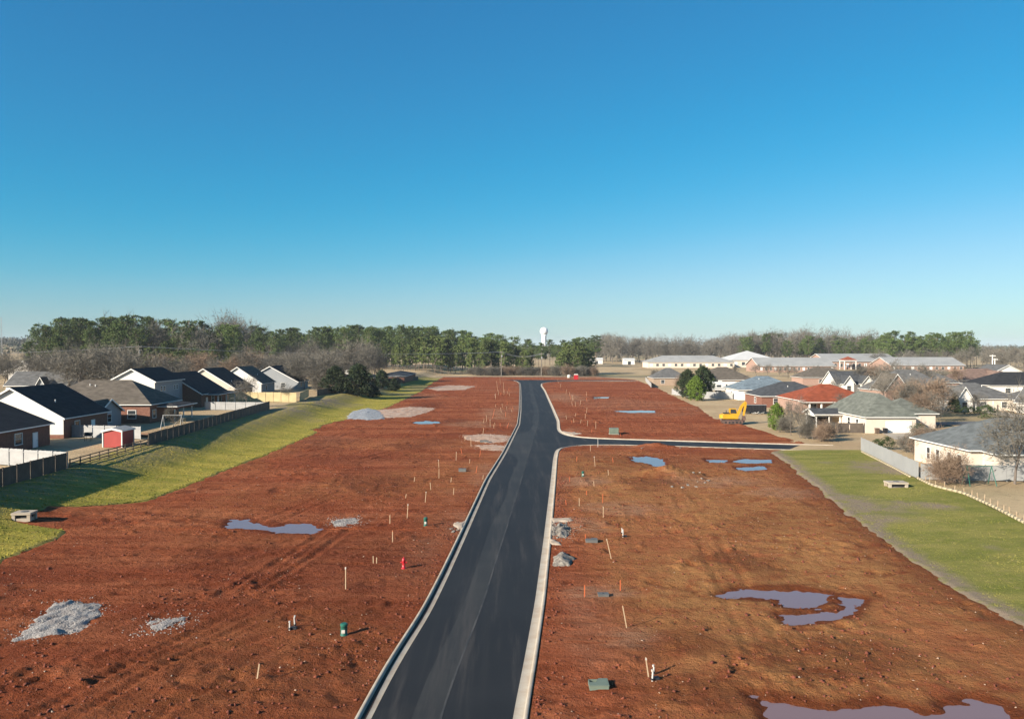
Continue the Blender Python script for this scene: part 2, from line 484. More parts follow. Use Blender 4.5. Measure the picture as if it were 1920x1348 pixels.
xlN = [(20, -40.2), (63, -40.1), (71, -40.4), (73.5, -41.0), (74.5, -46.5), (81.5, -47.0), (84, -43.5), (88, -39.9), (97, -39.6), (120, -38.6), (159, -38.2),
       (163, -40.5), (176, -40.5), (182, -38.8), (222, -34.5), (300, -34.2), (380, -37.0), (446, -38)]
xrN = [(20, 31.5), (48, 30.9), (56, 30.8), (71, 32.3), (88, 35.2), (110, 38.8), (128, 41.5), (131, 44), (134, 49), (140, 51), (160, 50), (172, 49.6), (190, 47.5),
       (222, 51.5), (260, 54), (331, 59.5), (411, 63), (446, 48)]
def xl(y):
    y = np.asarray(y, float)
    return np.interp(y, *zip(*xlN)) + 0.55 * fbm(y * 0.25, y * 0 + 3.3, 5, 5) + 0.25 * fbm(y * 1.3, y * 0 + 9.3, 6, 3)
def xr(y):
    y = np.asarray(y, float)
    return np.interp(y, *zip(*xrN)) + 0.5 * fbm(y * 0.3, y * 0 + 5.3, 8, 5) + 0.25 * fbm(y * 1.4, y * 0 + 1.3, 9, 3)
PLAT = 2.2
def terr(x, y):
    x = np.asarray(x, float); y = np.asarray(y, float)
    z = PLAT * (0.15 * sstep(-40.5, -46.0, x) + 0.85 * sstep(-44.5, -53.5, x))
    z = z + 0.25 * sstep(34, 50, x) * sstep(200, 60, y)
    far = sstep(600, 2600, y)
    z = z + far * (26 * sstep(0, -900, x) + 6 * sstep(300, 1500, x))
    return z

PUD = []
def pud(label, pts):
    PUD.append((label, [G(*q) for q in pts]))
pud('long ragged blue puddle left of the road', [(428, 990), (432, 974), (462, 973), (475, 981), (512, 988), (540, 983), (580, 982), (606, 991), (590, 998), (540, 998), (515, 1000), (498, 994), (460, 990)])
pud('broad muddy puddle in the right field', [(1354, 1117), (1388, 1105), (1490, 1104), (1556, 1113), (1555, 1128), (1530, 1136), (1500, 1141), (1466, 1137), (1455, 1124), (1400, 1120)])
pud('hook shaped puddle beside the broad muddy puddle', [(1572, 1117), (1618, 1124), (1602, 1140), (1592, 1155), (1550, 1164), (1482, 1167), (1466, 1152), (1520, 1147), (1586, 1144), (1578, 1130)])
pud('brown puddle cut by the bottom edge of the picture', [(1410, 1304), (1480, 1314), (1560, 1332), (1650, 1318), (1740, 1338), (1830, 1352), (1820, 1400), (1480, 1400), (1440, 1340)])
pud('dark puddle in the bottom right corner', [(1770, 1325), (1820, 1312), (1880, 1322), (1908, 1346), (1850, 1352), (1800, 1337)])
pud('pale blue puddle beside the red clay mound', [(1183, 857), (1212, 855), (1245, 861), (1246, 873), (1234, 874), (1208, 867), (1190, 866)])
pud('short blue puddle beyond the clay mound', [(1324, 861), (1362, 862), (1364, 868), (1330, 867)])
pud('slender blue puddle at the corner of the grass strip', [(1369, 866), (1400, 860), (1444, 862), (1444, 868), (1400, 869)])
pud('lower blue puddle below the slender one', [(1380, 877), (1432, 873), (1432, 881), (1390, 882)])
pud('thin bright puddle far out left of the road', [(776, 792), (800, 789), (825, 791), (824, 794), (790, 795)])
pud('long thin pale puddle in the far right field', [(1150, 770.5), (1190, 769.5), (1226, 770), (1225, 773.5), (1180, 773.5)])
pud('small pale puddle near the far end of the right field', [(1114, 744), (1141, 744), (1141, 747), (1116, 747.5)])
MOUND = [(*G(1255, 892), 5.2, 4.6, 1.3), (*G(1230, 838), 4.2, 2.6, 1.15), (*G(1195, 846), 2.4, 1.6, 0.4)]

ROUGH = [(*G(px, py), a, b) for px, py, a, b in ((715, 908, 5, 7), (400, 1052, 6, 4), (520, 1310, 8, 4), (330, 1250, 7, 3), (850, 790, 4, 9), (770, 838, 5, 7), (1290, 1210, 4, 3), (1400, 1060, 4, 4), (1330, 1310, 4, 2.5), (620, 1240, 4, 3), (1560, 1240, 6, 4), (1210, 905, 5, 6), (800, 760, 6, 14))]

TRACKS = [[G(*q) for q in t] for t in (
    [(-40, 1345), (200, 1230), (420, 1130), (560, 1050), (640, 990)], [(100, 1348), (330, 1220), (560, 1110), (700, 1000), (790, 900)], [(0, 1110), (200, 1060), (420, 1015), (600, 940)],
    [(250, 1345), (420, 1240), (640, 1150), (760, 1080)], [(300, 960), (520, 900), (700, 860), (900, 800)], [(420, 900), (640, 840), (860, 770)], [(600, 830), (760, 775), (900, 740)], [(30, 1260), (190, 1165), (330, 1110), (470, 1080)],
    [(1480, 1345), (1420, 1180), (1330, 1020), (1280, 930)], [(1200, 1010), (1400, 960), (1520, 900)], [(1060, 790), (1200, 770), (1330, 775)], [(1080, 745), (1250, 750)])]
def line_d(x, y, pl):
    d = np.full(x.shape, 1e9); s = np.zeros(x.shape); acc = 0.0
    P = resample(pl, 3.0, 3)
    for (ax, ay), (bx, by) in zip(P[:-1], P[1:]):
        ex, ey = bx - ax, by - ay; L2 = ex * ex + ey * ey + 1e-9
        t = np.clip(((x - ax) * ex + (y - ay) * ey) / L2, 0, 1)
        q = np.hypot(x - ax - t * ex, y - ay - t * ey)
        k = q < d; d[k] = q[k]; s[k] = acc + t[k] * math.sqrt(L2)
        acc += math.sqrt(L2)
    return d, s
def ruts(x, y):
    h = np.zeros(x.shape); w = np.zeros(x.shape)
    for n_, pl in enumerate(TRACKS):
        xs_, ys_ = [q[0] for q in pl], [q[1] for q in pl]
        k = (x > min(xs_) - 3) & (x < max(xs_) + 3) & (y > min(ys_) - 3) & (y < max(ys_) + 3)
        if not k.any(): continue
        d, s = line_d(x[k], y[k], pl)
        e = np.abs(d - 0.95 - .15 * fbm(s * .1, s * 0 + n_, 71, 2))
        fade = sstep(-.2, .4, fbm(s * .09, s * 0 + n_ * 3.1, 73, 4)) * (1.0 if pl[0][0] < 0 else .5)
        g = np.exp(-(e / .26) ** 2) * fade
        b_ = np.exp(-((e - .55) / .22) ** 2) * fade
        h[k] += -.11 * g * (1 + .5 * np.sign(np.sin(s * 9))) + .07 * b_
        w[k] = np.maximum(w[k], g)
    return h, w

def dirt_h(X, Y, cell=None):
    """height of the clay surface"""
    sh = X.shape
    x, y = X.ravel(), Y.ravel()
    h = 0.10 + 0.10 * fbm(x * 0.07, y * 0.05, 21, 3)
    near = sstep(150, 60, y)
    cl = sstep(-0.1, 0.5, fbm(x * 0.11, y * 0.09, 31, 3))
    h = h + (0.06 + 0.15 * cl) * fbm(x * 0.9, y * 0.8, 33, 4, 0.6)
    h = h + (0.02 + 0.05 * cl) * near * np.abs(fbm(x * 2.3, y * 2.3, 35, 3))
    # tracks left by machines, running diagonally on the left
    ca, sa = math.cos(0.95), math.sin(0.95)
    u, w = x * ca + y * sa, -x * sa + y * ca
    tr = sstep(0.05, 0.4, fbm(x * 0.05 + 9, y * 0.05, 41, 2) + 0.25 * sstep(-5, -30, x)) * sstep(110, 70, y) * sstep(-2, -9, x)
    h = h + tr * 0.16 * fbm(u * 0.22, w * 1.5, 43, 3)
    # flatter, wheel-worn ground elsewhere, running along the road
    h = h + 0.05 * fbm(x * 0.9, y * 0.1, 45, 3) * sstep(2, 8, x)
    for qx, qy, a, b in ROUGH:
        q = np.clip(1.25 - np.hypot((x - qx) / a, (y - qy) / b) + .5 * fbm(x * .3, y * .3, 53, 2), 0, 1)
        h = h + q * (.22 * np.abs(fbm(x * .8, y * .7, 55, 4, .6)) + .05)
    h = h + 0.07 * fbm(x * .22, y * .35, 57, 3) * sstep(60, 100, y)
    for mx, my, a, b, hh in MOUND:
        q = np.hypot((x - mx) / a, (y - my) / b)
        h = h + hh * np.clip(1 - q, 0, 1) ** 1.1 * (1 + 0.5 * fbm(x * 0.9, y * 0.9, 51, 3))
    h = h - .20 * sstep(.34, .62, fbm(x * .5 + 5, y * .42, 47, 4, .6)) + .16 * sstep(.36, .7, fbm(x * .55, y * .4 + 7, 49, 4, .6))
    h = h + ruts(x, y)[0]
    h = np.maximum(h, 0.0)
    for _, pg in PUD:
        xs_, ys_ = [a for a, b in pg], [b for a, b in pg]
        k = (x > min(xs_) - 3) & (x < max(xs_) + 3) & (y > min(ys_) - 4) & (y < max(ys_) + 4)
        if k.any():
            d = poly_sd(x[k], y[k], pg) + 0.8 * fbm(x[k] * 0.6, y[k] * 0.9, 61, 4, .65)
            s = sstep(-0.8, 1.0, d)
            h[k] = h[k] * s - 0.16 * (1 - s)
    k = (x > -12) & (x < 66) & (y < 414)
    rd = np.full(x.shape, 50.0)
    rd[k] = poly_sd(x[k], y[k], road_poly)
    h = np.where(rd < 3, h * sstep(0.5, 3, rd) + 0.09 * (1 - sstep(0.5, 3, rd)), h)
    h = h - 0.4 * sstep(0.62, 0.42, rd)
    return h.reshape(sh), rd.reshape(sh)

# ------------------------------------------------------------------ ground sheets
def spaced(a, b, f):
    out = [a]
    while out[-1] < b: out.append(out[-1] + f(out[-1]))
    return np.array(out)
gx = spaced(0, 9000, lambda t: 2.0 if t < 110 else max(2.0, (t - 100) * 0.16))
gx = np.r_[-gx[:0:-1], gx]
gy = spaced(-60, 11000, lambda t: 3.0 if t < 330 else max(3.0, (t - 290) * 0.09))
GX, GY = np.meshgrid(gx, gy)
GZ = terr(GX, GY) - 0.06 + 0.12 * fbm(GX * 0.06, GY * 0.06, 71, 3) * sstep(60, 80, np.abs(GX))
LX, RX = np.interp(gy, *zip(*xlN))[:, None], np.interp(gy, *zip(*xrN))[:, None]
inL = (GX > np.where(GY < 300, -53.0, LX + 2)) & (GX < np.where(GY < 129, 48.5, RX - 1.5)) & (GY < 443)
GZ = np.where(inL, np.minimum(GZ, terr(GX, GY) - 0.5), GZ)
tag(link('ground', grid_mesh('ground', GX, GY, GZ, mground)), kind='structure')

ys = spaced(22, 446, lambda t: min(2.6, max(0.2, t * 0.0042)))
uu = np.linspace(0, 1, 400)
A = xl(ys)[:, None] - 0.5; B = xr(ys)[:, None] + 0.5
DX = A + (B - A) * uu[None, :]
DY = np.repeat(ys[:, None], len(uu), 1)
DZ, RD = dirt_h(DX, DY)
DZ = DZ + 0.0
# the clay sheet dips under the grass at its two sides
edge = np.minimum(DX - A, B - DX)
DZ = DZ - 0.10 * sstep(0.9, 0.0, edge)
DZ = DZ + terr(DX, DY) * (DX < -39)
damp_dark = np.zeros_like(DX)  # damp rims at the puddles, plain darker clay elsewhere
for _, pg in PUD:
    xs_, ys_ = [a for a, b in pg], [b for a, b in pg]
    k = (DX > min(xs_) - 5) & (DX < max(xs_) + 5) & (DY > min(ys_) - 6) & (DY < max(ys_) + 6)
    if k.any():
        damp_dark[k] = np.maximum(damp_dark[k], 0.5 * sstep(2.2, 0.2, poly_sd(DX[k], DY[k], pg)) + 0.7 * sstep(1.0, 0.4, poly_sd(DX[k], DY[k], pg)))
damp_dark = np.maximum(damp_dark, (0.85 * sstep(95, 50, DY) * sstep(4, -6, DX) + 0.5 * sstep(60, 38, DY) * sstep(2, 6, DX)) * (0.62 + 0.9 * fbm(DX * .1, DY * .12, 93, 4)))  # clay tone darker towards the viewer, strongest on the left
damp_dark = np.maximum(damp_dark, 0.8 * sstep(0.1, 0.5, fbm(DX * 0.06, DY * 0.05, 91, 4)) * sstep(-8, -25, DX) * sstep(140, 90, DY))
damp_dark = np.maximum(damp_dark, .85 * sstep(.30, .60, fbm(DX * .5 + 5, DY * .42, 47, 4, .6)))  # clay tone darker in the pits
damp_dark = np.maximum(damp_dark, .55 * sstep(.12, .45, fbm(DX * .045, DY * .05 + 3, 48, 4, .6)) * sstep(200, 150, DY))
RW = ruts(DX.ravel(), DY.ravel())[1].reshape(DX.shape)
damp_dark = np.maximum(damp_dark, .6 * RW)
for qx, qy, a_, b_ in ROUGH:
    damp_dark = np.maximum(damp_dark, .75 * sstep(1.2, .5, np.hypot((DX - qx) / a_, (DY - qy) / b_) + .5 * fbm(DX * .3, DY * .3, 59, 3)))
damp_dark = np.maximum(damp_dark, 0.7 * sstep(5.0, 1.0, B - DX) * sstep(135, 120, DY))
ochre = 0.5 * sstep(4, 9, DX) * sstep(135, 110, DY) + sstep(5, 16, DX) * sstep(90, 55, DY) * (0.35 + 0.8 * fbm(DX * 0.08, DY * 0.1, 95, 3)) + 0.35 * sstep(-0.1, 0.5, fbm(DX * 0.07, DY * 0.05, 97, 3)) * sstep(180, 110, DY)
pale = 0.55 * sstep(7, 1, RD) * sstep(0.0, 0.45, fbm(DX * 0.12, DY * 0.08, 99, 3)) + 0.35 * sstep(0.15, 0.5, fbm(DX * 0.03, DY * 0.05, 101, 4)) * sstep(80, 150, DY)
for px_, py_, a_, b_ in ((1190, 955, 6, 5), (1180, 1205, 3, 2.4), (1085, 905, 4, 5), (1060, 745, 9, 30), (930, 775, 6, 25), (1090, 985, 3, 4), (1480, 925, 6, 6), (880, 795, 8, 10), (1130, 1115, 3, 2), (1350, 905, 9, 5)):
    gx_, gy_ = G(px_, py_)
    pale = np.maximum(pale, .8 * sstep(1.1, .3, np.hypot((DX - gx_) / a_, (DY - gy_) / b_) + .5 * fbm(DX * .25, DY * .25, 105, 3)))
pale = pale + 0.6 * sstep(400, 430, DY) * sstep(10, 40, DX)
tag(link('red_clay_ground', grid_mesh('red_clay_ground', DX, DY, DZ, mdirt, {'damp_dark': damp_dark, 'ochre': np.clip(ochre, 0, 1), 'pale': np.clip(pale, 0, 1)})), kind='structure')

def strip(name, ysr, fa, fb, n, m, bare_f, z0=0.03, amp=0.035):
    yv = spaced(ysr[0], ysr[1], lambda t: max(0.3, t * 0.006))
    a, b = fa(yv)[:, None], fb(yv)[:, None]
    u = np.linspace(0, 1, n)[None, :]
    X = a + (b - a) * u; Y = np.repeat(yv[:, None], n, 1)
    Z = terr(X, Y) + z0 + amp * (0.3 + fbm(X * 0.5, Y * 0.5, 111, 5, 0.6)) + 0.10
    Z = Z - 0.16 * sstep(0.5, 0.0, np.minimum(np.abs(X - a), np.abs(b - X)))
    o = link(name, grid_mesh(name, X, Y, Z, m, {'bare': np.clip(bare_f(X, Y), 0, 1)}))
    tag(o, kind='structure')
    return o
strip('grass_bank', (28, 430), lambda y: np.interp(y, [0, 130, 300, 430], [-56.0, -56.0, -60, -48]), xl, 90, mgrassL,
      lambda X, Y: 0.55 * sstep(-45.5, -51, X + 2 * fbm(X * .1, Y * .1, 127, 3)) + 0.5 * sstep(120, 200, Y) * sstep(-0.1, 0.3, fbm(X * 0.08, Y * 0.05, 121, 3)) + 0.3 * sstep(1.0, 0.1, xl(Y) - X) * sstep(-0.2, 0.2, fbm(X * .2, Y * .2, 123, 3)))
strip('grass_strip', (30, 129.5), xr, lambda y: np.interp(y, [30, 74, 90, 99, 128.8, 132], [46.0, 48.4, 51.4, 51.2, 57.0, 57.0]), 80, mgrassR,
      lambda X, Y: 1.2 * sstep(2.6, 0.6, X - xr(Y)) + 1.0 * sstep(0.12, 0.45, fbm(X * 0.1, Y * 0.09, 125, 4)))

# puddles
for label, pg in PUD:
    n = len(pg)
    cx_, cy_ = sum(a for a, b in pg) / n, sum(b for a, b in pg) / n
    area = sum(pg[i][0] * pg[(i + 1) % n][1] - pg[(i + 1) % n][0] * pg[i][1] for i in range(n))
    sgn = 1 if area > 0 else -1
    out = []
    for i in range(n):
        a, b, c_ = Vector(pg[i - 1]), Vector(pg[i]), Vector(pg[(i + 1) % n])
        nn = ((b - a).normalized() + (c_ - b).normalized())
        nn = Vector((nn.y, -nn.x)).normalized() * sgn
        out.append((b.x + nn.x * 0.85 - cx_, b.y + nn.y * 0.85 - cy_))
    tris = tessellate_polygon([[Vector((a, b, 0)) for a, b in out]])
    me = tri_mesh('puddle', [(a, b, 0) for a, b in out], [t if area < 0 else t[::-1] for t in tris], mwater)
    b_ = bmesh.new(); b_.from_mesh(me); bmesh.ops.recalc_face_normals(b_, faces=b_.faces)
    if b_.faces and sum(f.normal.z for f in b_.faces) < 0: bmesh.ops.reverse_faces(b_, faces=b_.faces)
    b_.to_mesh(me); b_.free()
    tag(link('puddle', me, None, None, (cx_, cy_, -0.035 + 0.003 * len([o for o in COL.objects if o.name.startswith('puddle')]) - 0.012)), label=label, kind='structure')

# road sheet, older paving pass, joint, kerbs
def flat_poly(name, poly, z, m):
    tris = tessellate_polygon([[Vector((a, b, 0)) for a, b in poly]])
    me = tri_mesh(name, [(a, b, z) for a, b in poly], tris, m)
    b_ = bmesh.new(); b_.from_mesh(me); bmesh.ops.recalc_face_normals(b_, faces=b_.faces)
    if sum(f.normal.z * f.calc_area() for f in b_.faces) < 0: bmesh.ops.reverse_faces(b_, faces=b_.faces)
    b_.to_mesh(me); b_.free()
    return link(name, me)
road = tag(flat_poly('road', road_poly, 0.0, masph), kind='structure')
joint = [(-4.1, 12.0)] + [G(*q) for q in ((824, 1348), (847.5, 1275), (879, 1200), (910, 1119), (932, 1044), (945, 1005), (969, 928), (998, 830), (1003, 816))] \
    + [G(1010, 790), G(1010, 770), G(1005, 752), G(999, 733)] + [(9.0, 370)]
jn = resample(joint, 2.0)
lx = np.maximum(np.interp(jn[:, 1], eL[:, 1], eL[:, 0]), jn[:, 0] - 0.9 - 0.9 * vnoise(jn[:, 1] * .12, jn[:, 1] * 0 + 2.5, 3) - 3.5 * sstep(118, 138, jn[:, 1]) * sstep(162, 150, jn[:, 1]))
V, T = [], []
for i, (a, b) in enumerate(jn):
    V += [(lx[i] + 0.03, b, 0.004), (a, b, 0.004)]
    if i: T.append((2 * i - 2, 2 * i - 1, 2 * i + 1, 2 * i))
lane = link('paved_lane', tri_mesh('paved_lane', V, T, mlane), None, road)
V, T = [], []
for i, (a, b) in enumerate(jn):
    w = 0.05 * (0.6 + 0.9 * float(vnoise(np.array([b * 0.15]), np.array([1.0]))[0]))
    V += [(a - w, b, 0.008), (a + w, b, 0.008)]
    if i: T.append((2 * i - 2, 2 * i - 1, 2 * i + 1, 2 * i))
link('paving_joint', tri_mesh('paving_joint', V, T, mjoint), None, road)

def kerb(name, P, side):
    prof = [(-0.02, 0.012), (0.44, 0.006), (0.47, 0.03), (0.50, 0.13), (0.53, 0.15), (0.66, 0.15), (0.68, 0.13), (0.68, -0.45)]
    d = np.gradient(P, axis=0); d /= np.hypot(d[:, 0], d[:, 1])[:, None]
    nrm = np.stack([d[:, 1], -d[:, 0]], 1) * side
    X = np.stack([P[:, 0] + nrm[:, 0] * o for o, _ in prof], 1)
    Y = np.stack([P[:, 1] + nrm[:, 1] * o for o, _ in prof], 1)
    Z = np.repeat(np.array([z for _, z in prof])[None, :], len(P), 0)
    return tag(link(name, grid_mesh(name, X, Y, Z, mconc, None, False)), kind='structure')
kl = kerb('kerb', eL[eL[:, 1] < 396], -1)
# dark strip painting in the shade band along the left kerb face
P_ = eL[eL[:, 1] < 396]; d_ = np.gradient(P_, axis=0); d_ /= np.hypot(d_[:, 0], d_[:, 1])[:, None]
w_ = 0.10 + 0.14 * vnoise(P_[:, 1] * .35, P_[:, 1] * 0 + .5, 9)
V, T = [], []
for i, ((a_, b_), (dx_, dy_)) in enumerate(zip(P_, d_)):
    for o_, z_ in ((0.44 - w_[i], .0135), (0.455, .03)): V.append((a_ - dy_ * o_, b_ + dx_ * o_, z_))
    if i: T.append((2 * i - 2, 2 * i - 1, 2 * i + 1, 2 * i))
link('kerb_shade_strip', tri_mesh('kerb_shade_strip', V, T, M('kerb_shade_strip', (0.10, 0.055, 0.036), (0.07, 0.042, 0.03), 1.0)), None, kl)
kerb('kerb', eRS, 1)
kerb('kerb', eRN, 1)

# ------------------------------------------------------------------ buildings
SIDE = {'S': (0, -1), 'N': (0, 1), 'E': (1, 0), 'W': (-1, 0)}
class House:
    """parts are laid out in world x/y and hung under one Empty at the base"""
    def __init__(self, name, label, cat, x0, x1, y0, y1, z=0.0, group=None):
        self.c = ((x0 + x1) / 2, (y0 + y1) / 2, z)
        self.root = tag(empty(name, self.c), label, cat, group)
    def L(self, x, y): return x - self.c[0], y - self.c[1]
    def block(self, x0, x1, y0, y1, eave, rise, axis, kind, wall, roof, oh=0.45, z0=0.0, trim=True, vents=0):
        (x0, y0), (x1, y1) = self.L(x0, y0), self.L(x1, y1)
        mx, my = (x0 + x1) / 2, (y0 + y1) / 2
        w = MB()
        if kind == 'gable':
            if axis == 'y': w.prism([(x0, z0), (x1, z0), (x1, eave), (mx, eave + rise), (x0, eave)], 'y', y0, y1)
            else: w.prism([(y0, z0), (y1, z0), (y1, eave), (my, eave + rise), (y0, eave)], 'x', x0, x1)
        else:
            w.box(x0, x1, y0, y1, z0, eave)
        w.build('wall', wall, self.root)
        t = 0.2
        r = MB()
        if kind == 'gable':
            a0, a1, m_ = (x0, x1, mx) if axis == 'y' else (y0, y1, my)
            b0, b1 = (y0, y1) if axis == 'y' else (x0, x1)
            hw = (a1 - a0) / 2
            dz = oh * rise / hw
            ch = [(a0 - oh, eave - dz + .01), (m_, eave + rise + .01), (a1 + oh, eave - dz + .01), (a1 + oh, eave - dz + t), (m_, eave + rise + t), (a0 - oh, eave - dz + t)]
            r.prism(ch, axis, b0 - oh, b1 + oh)
            ro = r.build('roof', roof, self.root)
            if trim:
                for e, s in ((b0 - oh, -1), (b1 + oh, 1)):
                    k = MB()
                    ch2 = [(a0 - oh - .02, eave - dz - .10), (m_, eave + rise - .12), (a1 + oh + .02, eave - dz - .10), (a1 + oh + .02, eave - dz + t - .03), (m_, eave + rise + t - .03), (a0 - oh - .02, eave - dz + t - .03)]
                    k.prism(ch2, axis, e + s * .002, e + s * .09)
                    k.build('rake_board', mtrim, self.root)
                for a, s in ((a0 - oh, -1), (a1 + oh, 1)):
                    k = MB()
                    lo, hi = sorted((a + s * .004, a + s * .12))
                    if axis == 'y': k.box(lo, hi, b0 - oh + .1, b1 + oh - .1, eave - dz + .02, eave - dz + .17)
                    else: k.box(b0 - oh + .1, b1 + oh - .1, lo, hi, eave - dz + .02, eave - dz + .17)
                    k.build('gutter', mtrim, self.root)
        else:
            X0, X1, Y0, Y1 = x0 - oh, x1 + oh, y0 - oh, y1 + oh
            hw = min(X1 - X0, Y1 - Y0) / 2
            if axis == 'y':
                a = min(hw, (Y1 - Y0) / 2 - .05); rg = [(mx, Y0 + a), (mx, Y1 - a)]
            else:
                a = min(hw, (X1 - X0) / 2 - .05); rg = [(X0 + a, my), (X1 - a, my)]
            V = [(X0, Y0, eave), (X1, Y0, eave), (X1, Y1, eave), (X0, Y1, eave), (X0, Y0, eave + t), (X1, Y0, eave + t), (X1, Y1, eave + t), (X0, Y1, eave + t)] \
                + [(*rg[0], eave + t + rise), (*rg[1], eave + t + rise)]
            F = [(3, 2, 1, 0), (0, 1, 5, 4), (1, 2, 6, 5), (2, 3, 7, 6), (3, 0, 4, 7)]
            if axis == 'y': F += [(4, 5, 8), (5, 6, 9, 8), (6, 7, 9), (7, 4, 8, 9)]
            else: F += [(4, 5, 9, 8), (5, 6, 9), (6, 7, 8, 9), (7, 4, 8)]
            r.add(V, F)
            ro = r.build('roof', roof, self.root)
            if trim:
                for (ax0, ax1, ay0, ay1) in ((X0 - .1, X1 + .1, Y0 - .1, Y0 - .004), (X0 - .1, X1 + .1, Y1 + .004, Y1 + .1), (X0 - .1, X0 - .004, Y0, Y1), (X1 + .004, X1 + .1, Y0, Y1)):
                    MB().box(ax0, ax1, ay0, ay1, eave + .01, eave + .16).build('gutter', mtrim, self.root)
        for i in range(vents):
            q = R.uniform(.25, .75); f = R.uniform(.3, .8) * R.choice((-1, 1))
            if axis == 'y': px, py = mx + f * (x1 - x0) / 2, y0 + (y1 - y0) * q
            else: px, py = x0 + (x1 - x0) * q, my + f * (y1 - y0) / 2
            if kind == 'hip': px, py = mx + (px - mx) * .5, my + (py - my) * .5; f *= .5
            zz = eave + rise * (1 - abs(f))
            MB().tube((px, py, zz - .2), (px, py, zz + .65), .09, .09, 8).build('vent_pipe', mtrim, ro)
        return ro
    def gable_siding(self, x0, x1, y, eave, rise, m, z0=0.0):
        (x0, y), (x1, _) = self.L(x0, y), self.L(x1, y)
        MB().prism([(x0 + .01, z0), (x1 - .01, z0), (x1 - .01, eave - .02), ((x0 + x1) / 2, eave + rise - .03), (x0 + .01, eave - .02)], 'y', y - .035, y - .003).build('gable_siding', m, self.root)
    def window(self, side, x, y, zc, w, h, glass=None):
        """frame ring standing proud of the wall with a recessed pane"""
        x, y = self.L(x, y); nx, ny = SIDE[side]; tx, ty = (1, 0) if ny else (0, 1)
        f = MB(); b = .10
        def bx(mb, u0, u1, z0, z1, d0, d1):
            p = [(x + tx * u + nx * d, y + ty * u + ny * d) for u in (u0, u1) for d in (d0, d1)]
            xs_, ys_ = [q[0] for q in p], [q[1] for q in p]
            mb.box(min(xs_), max(xs_), min(ys_), max(ys_), z0, z1)
        bx(f, -w / 2 - b, -w / 2, zc - h / 2, zc + h / 2, 0, .08); bx(f, w / 2, w / 2 + b, zc - h / 2, zc + h / 2, 0, .08)
        bx(f, -w / 2 - b, w / 2 + b, zc + h / 2, zc + h / 2 + b, 0, .09); bx(f, -w / 2 - b - .04, w / 2 + b + .04, zc - h / 2 - b, zc - h / 2, 0, .12)
        bx(f, -w / 2, w / 2, zc - .025, zc + .025, .012, .05)
        fo = f.build('window', mtrim, self.root)
        g = MB(); bx(g, -w / 2, w / 2, zc - h / 2, zc + h / 2, .002, .014)
        g.build('pane', glass or mglass, fo)
    def door(self, side, x, y, w, h, m, z0=0.02, name='door', panels=0):
        x, y = self.L(x, y); nx, ny = SIDE[side]; tx, ty = (1, 0) if ny else (0, 1)
        def mk(u0, u1, za, zb, d0, d1, nm, mm, par):
            p = [(x + tx * u + nx * d, y + ty * u + ny * d) for u in (u0, u1) for d in (d0, d1)]
            xs_, ys_ = [q[0] for q in p], [q[1] for q in p]
            return MB().box(min(xs_), max(xs_), min(ys_), max(ys_), za, zb).build(nm, mm, par)
        o = mk(-w / 2, w / 2, z0, z0 + h, .003, .04, name, m, self.root)
        mk(-w / 2 - .12, -w / 2, z0, z0 + h + .12, .002, .08, 'door_frame', mtrim, o)
        mk(w / 2, w / 2 + .12, z0, z0 + h + .12, .002, .08, 'door_frame', mtrim, o)
        mk(-w / 2, w / 2, z0 + h, z0 + h + .12, .002, .08, 'door_frame', mtrim, o)
        for i in range(panels):
            za = z0 + h * i / panels
            mk(-w / 2 + .01, w / 2 - .01, za + .012, za + h / panels - .012, .041, .065, 'door_panel', m, o)
        if not panels:
            mk(w / 2 - .14, w / 2 - .08, z0 + h * .45, z0 + h * .45 + .1, .041, .09, 'door_handle', msteel, o)
        return o
    def posts(self, pts, h, m=None, r=.09):
        for x, y in pts:
            x, y = self.L(x, y)
            MB().box(x - r, x + r, y - r, y + r, 0, h).build('porch_post', m or mtrim, self.root)

HL = 'house'
gl = 'houses along the left fence'
# nearest house, cut by the left edge
h = House('house', 'brick house with a black roof cut off by the left edge', HL, -86, -70, 104, 121, PLAT, gl)
h.block(-86, -70, 104, 121, 3.2, 3.2, 'y', 'gable', mbrick, mr_black, vents=1)
h.window('E', -70, 108, 1.7, 1.3, 1.5); h.window('E', -70, 113.2, 1.7, 1.6, 1.5); h.door('E', -70, 117.2, 1.0, 2.1, mdoor)
# white gable
h = House('house', 'white gabled house with black roof and small grey rear wing beside the red shed', HL, -89.1, -72.4, 129, 153, PLAT, gl)
h.block(-89.1, -72.4, 129, 143, 3.35, 4.7, 'y', 'gable', mbrick, mr_black, vents=2); h.gable_siding(-89.1, -72.4, 129, 3.35, 4.7, mwhite, .6)
h.block(-84, -74.6, 143.6, 152.5, 2.7, 2.3, 'x', 'gable', mgreyw, mr_brown)
h.window('E', -72.4, 133, 1.7, 1.4, 1.5); h.door('E', -72.4, 138, 1.0, 2.1, mdoor); h.window('E', -74.6, 148, 1.6, 1.4, 1.4)
# brown hip
h = House('house', 'brick house with a weathered brown hipped roof behind the red shed', HL, -93, -70, 151, 167, PLAT, gl)
h.block(-93, -70, 154.5, 168, 3.5, 4.4, 'x', 'hip', mbrick, mr_brown, vents=2)
h.block(-70.5, -66.5, 158, 167, 2.9, .5, 'y', 'hip', mbrick, mr_black, z0=2.5)
h.posts([(-66.8, 158.3), (-66.8, 162.5), (-66.8, 166.7)], 2.5)
h.window('E', -70, 156.3, 1.7, 1.4, 1.5); h.door('E', -70, 162, 1.8, 2.1, mglass); h.window('S', -73.5, 154.5, 1.7, 1.5, 1.5)
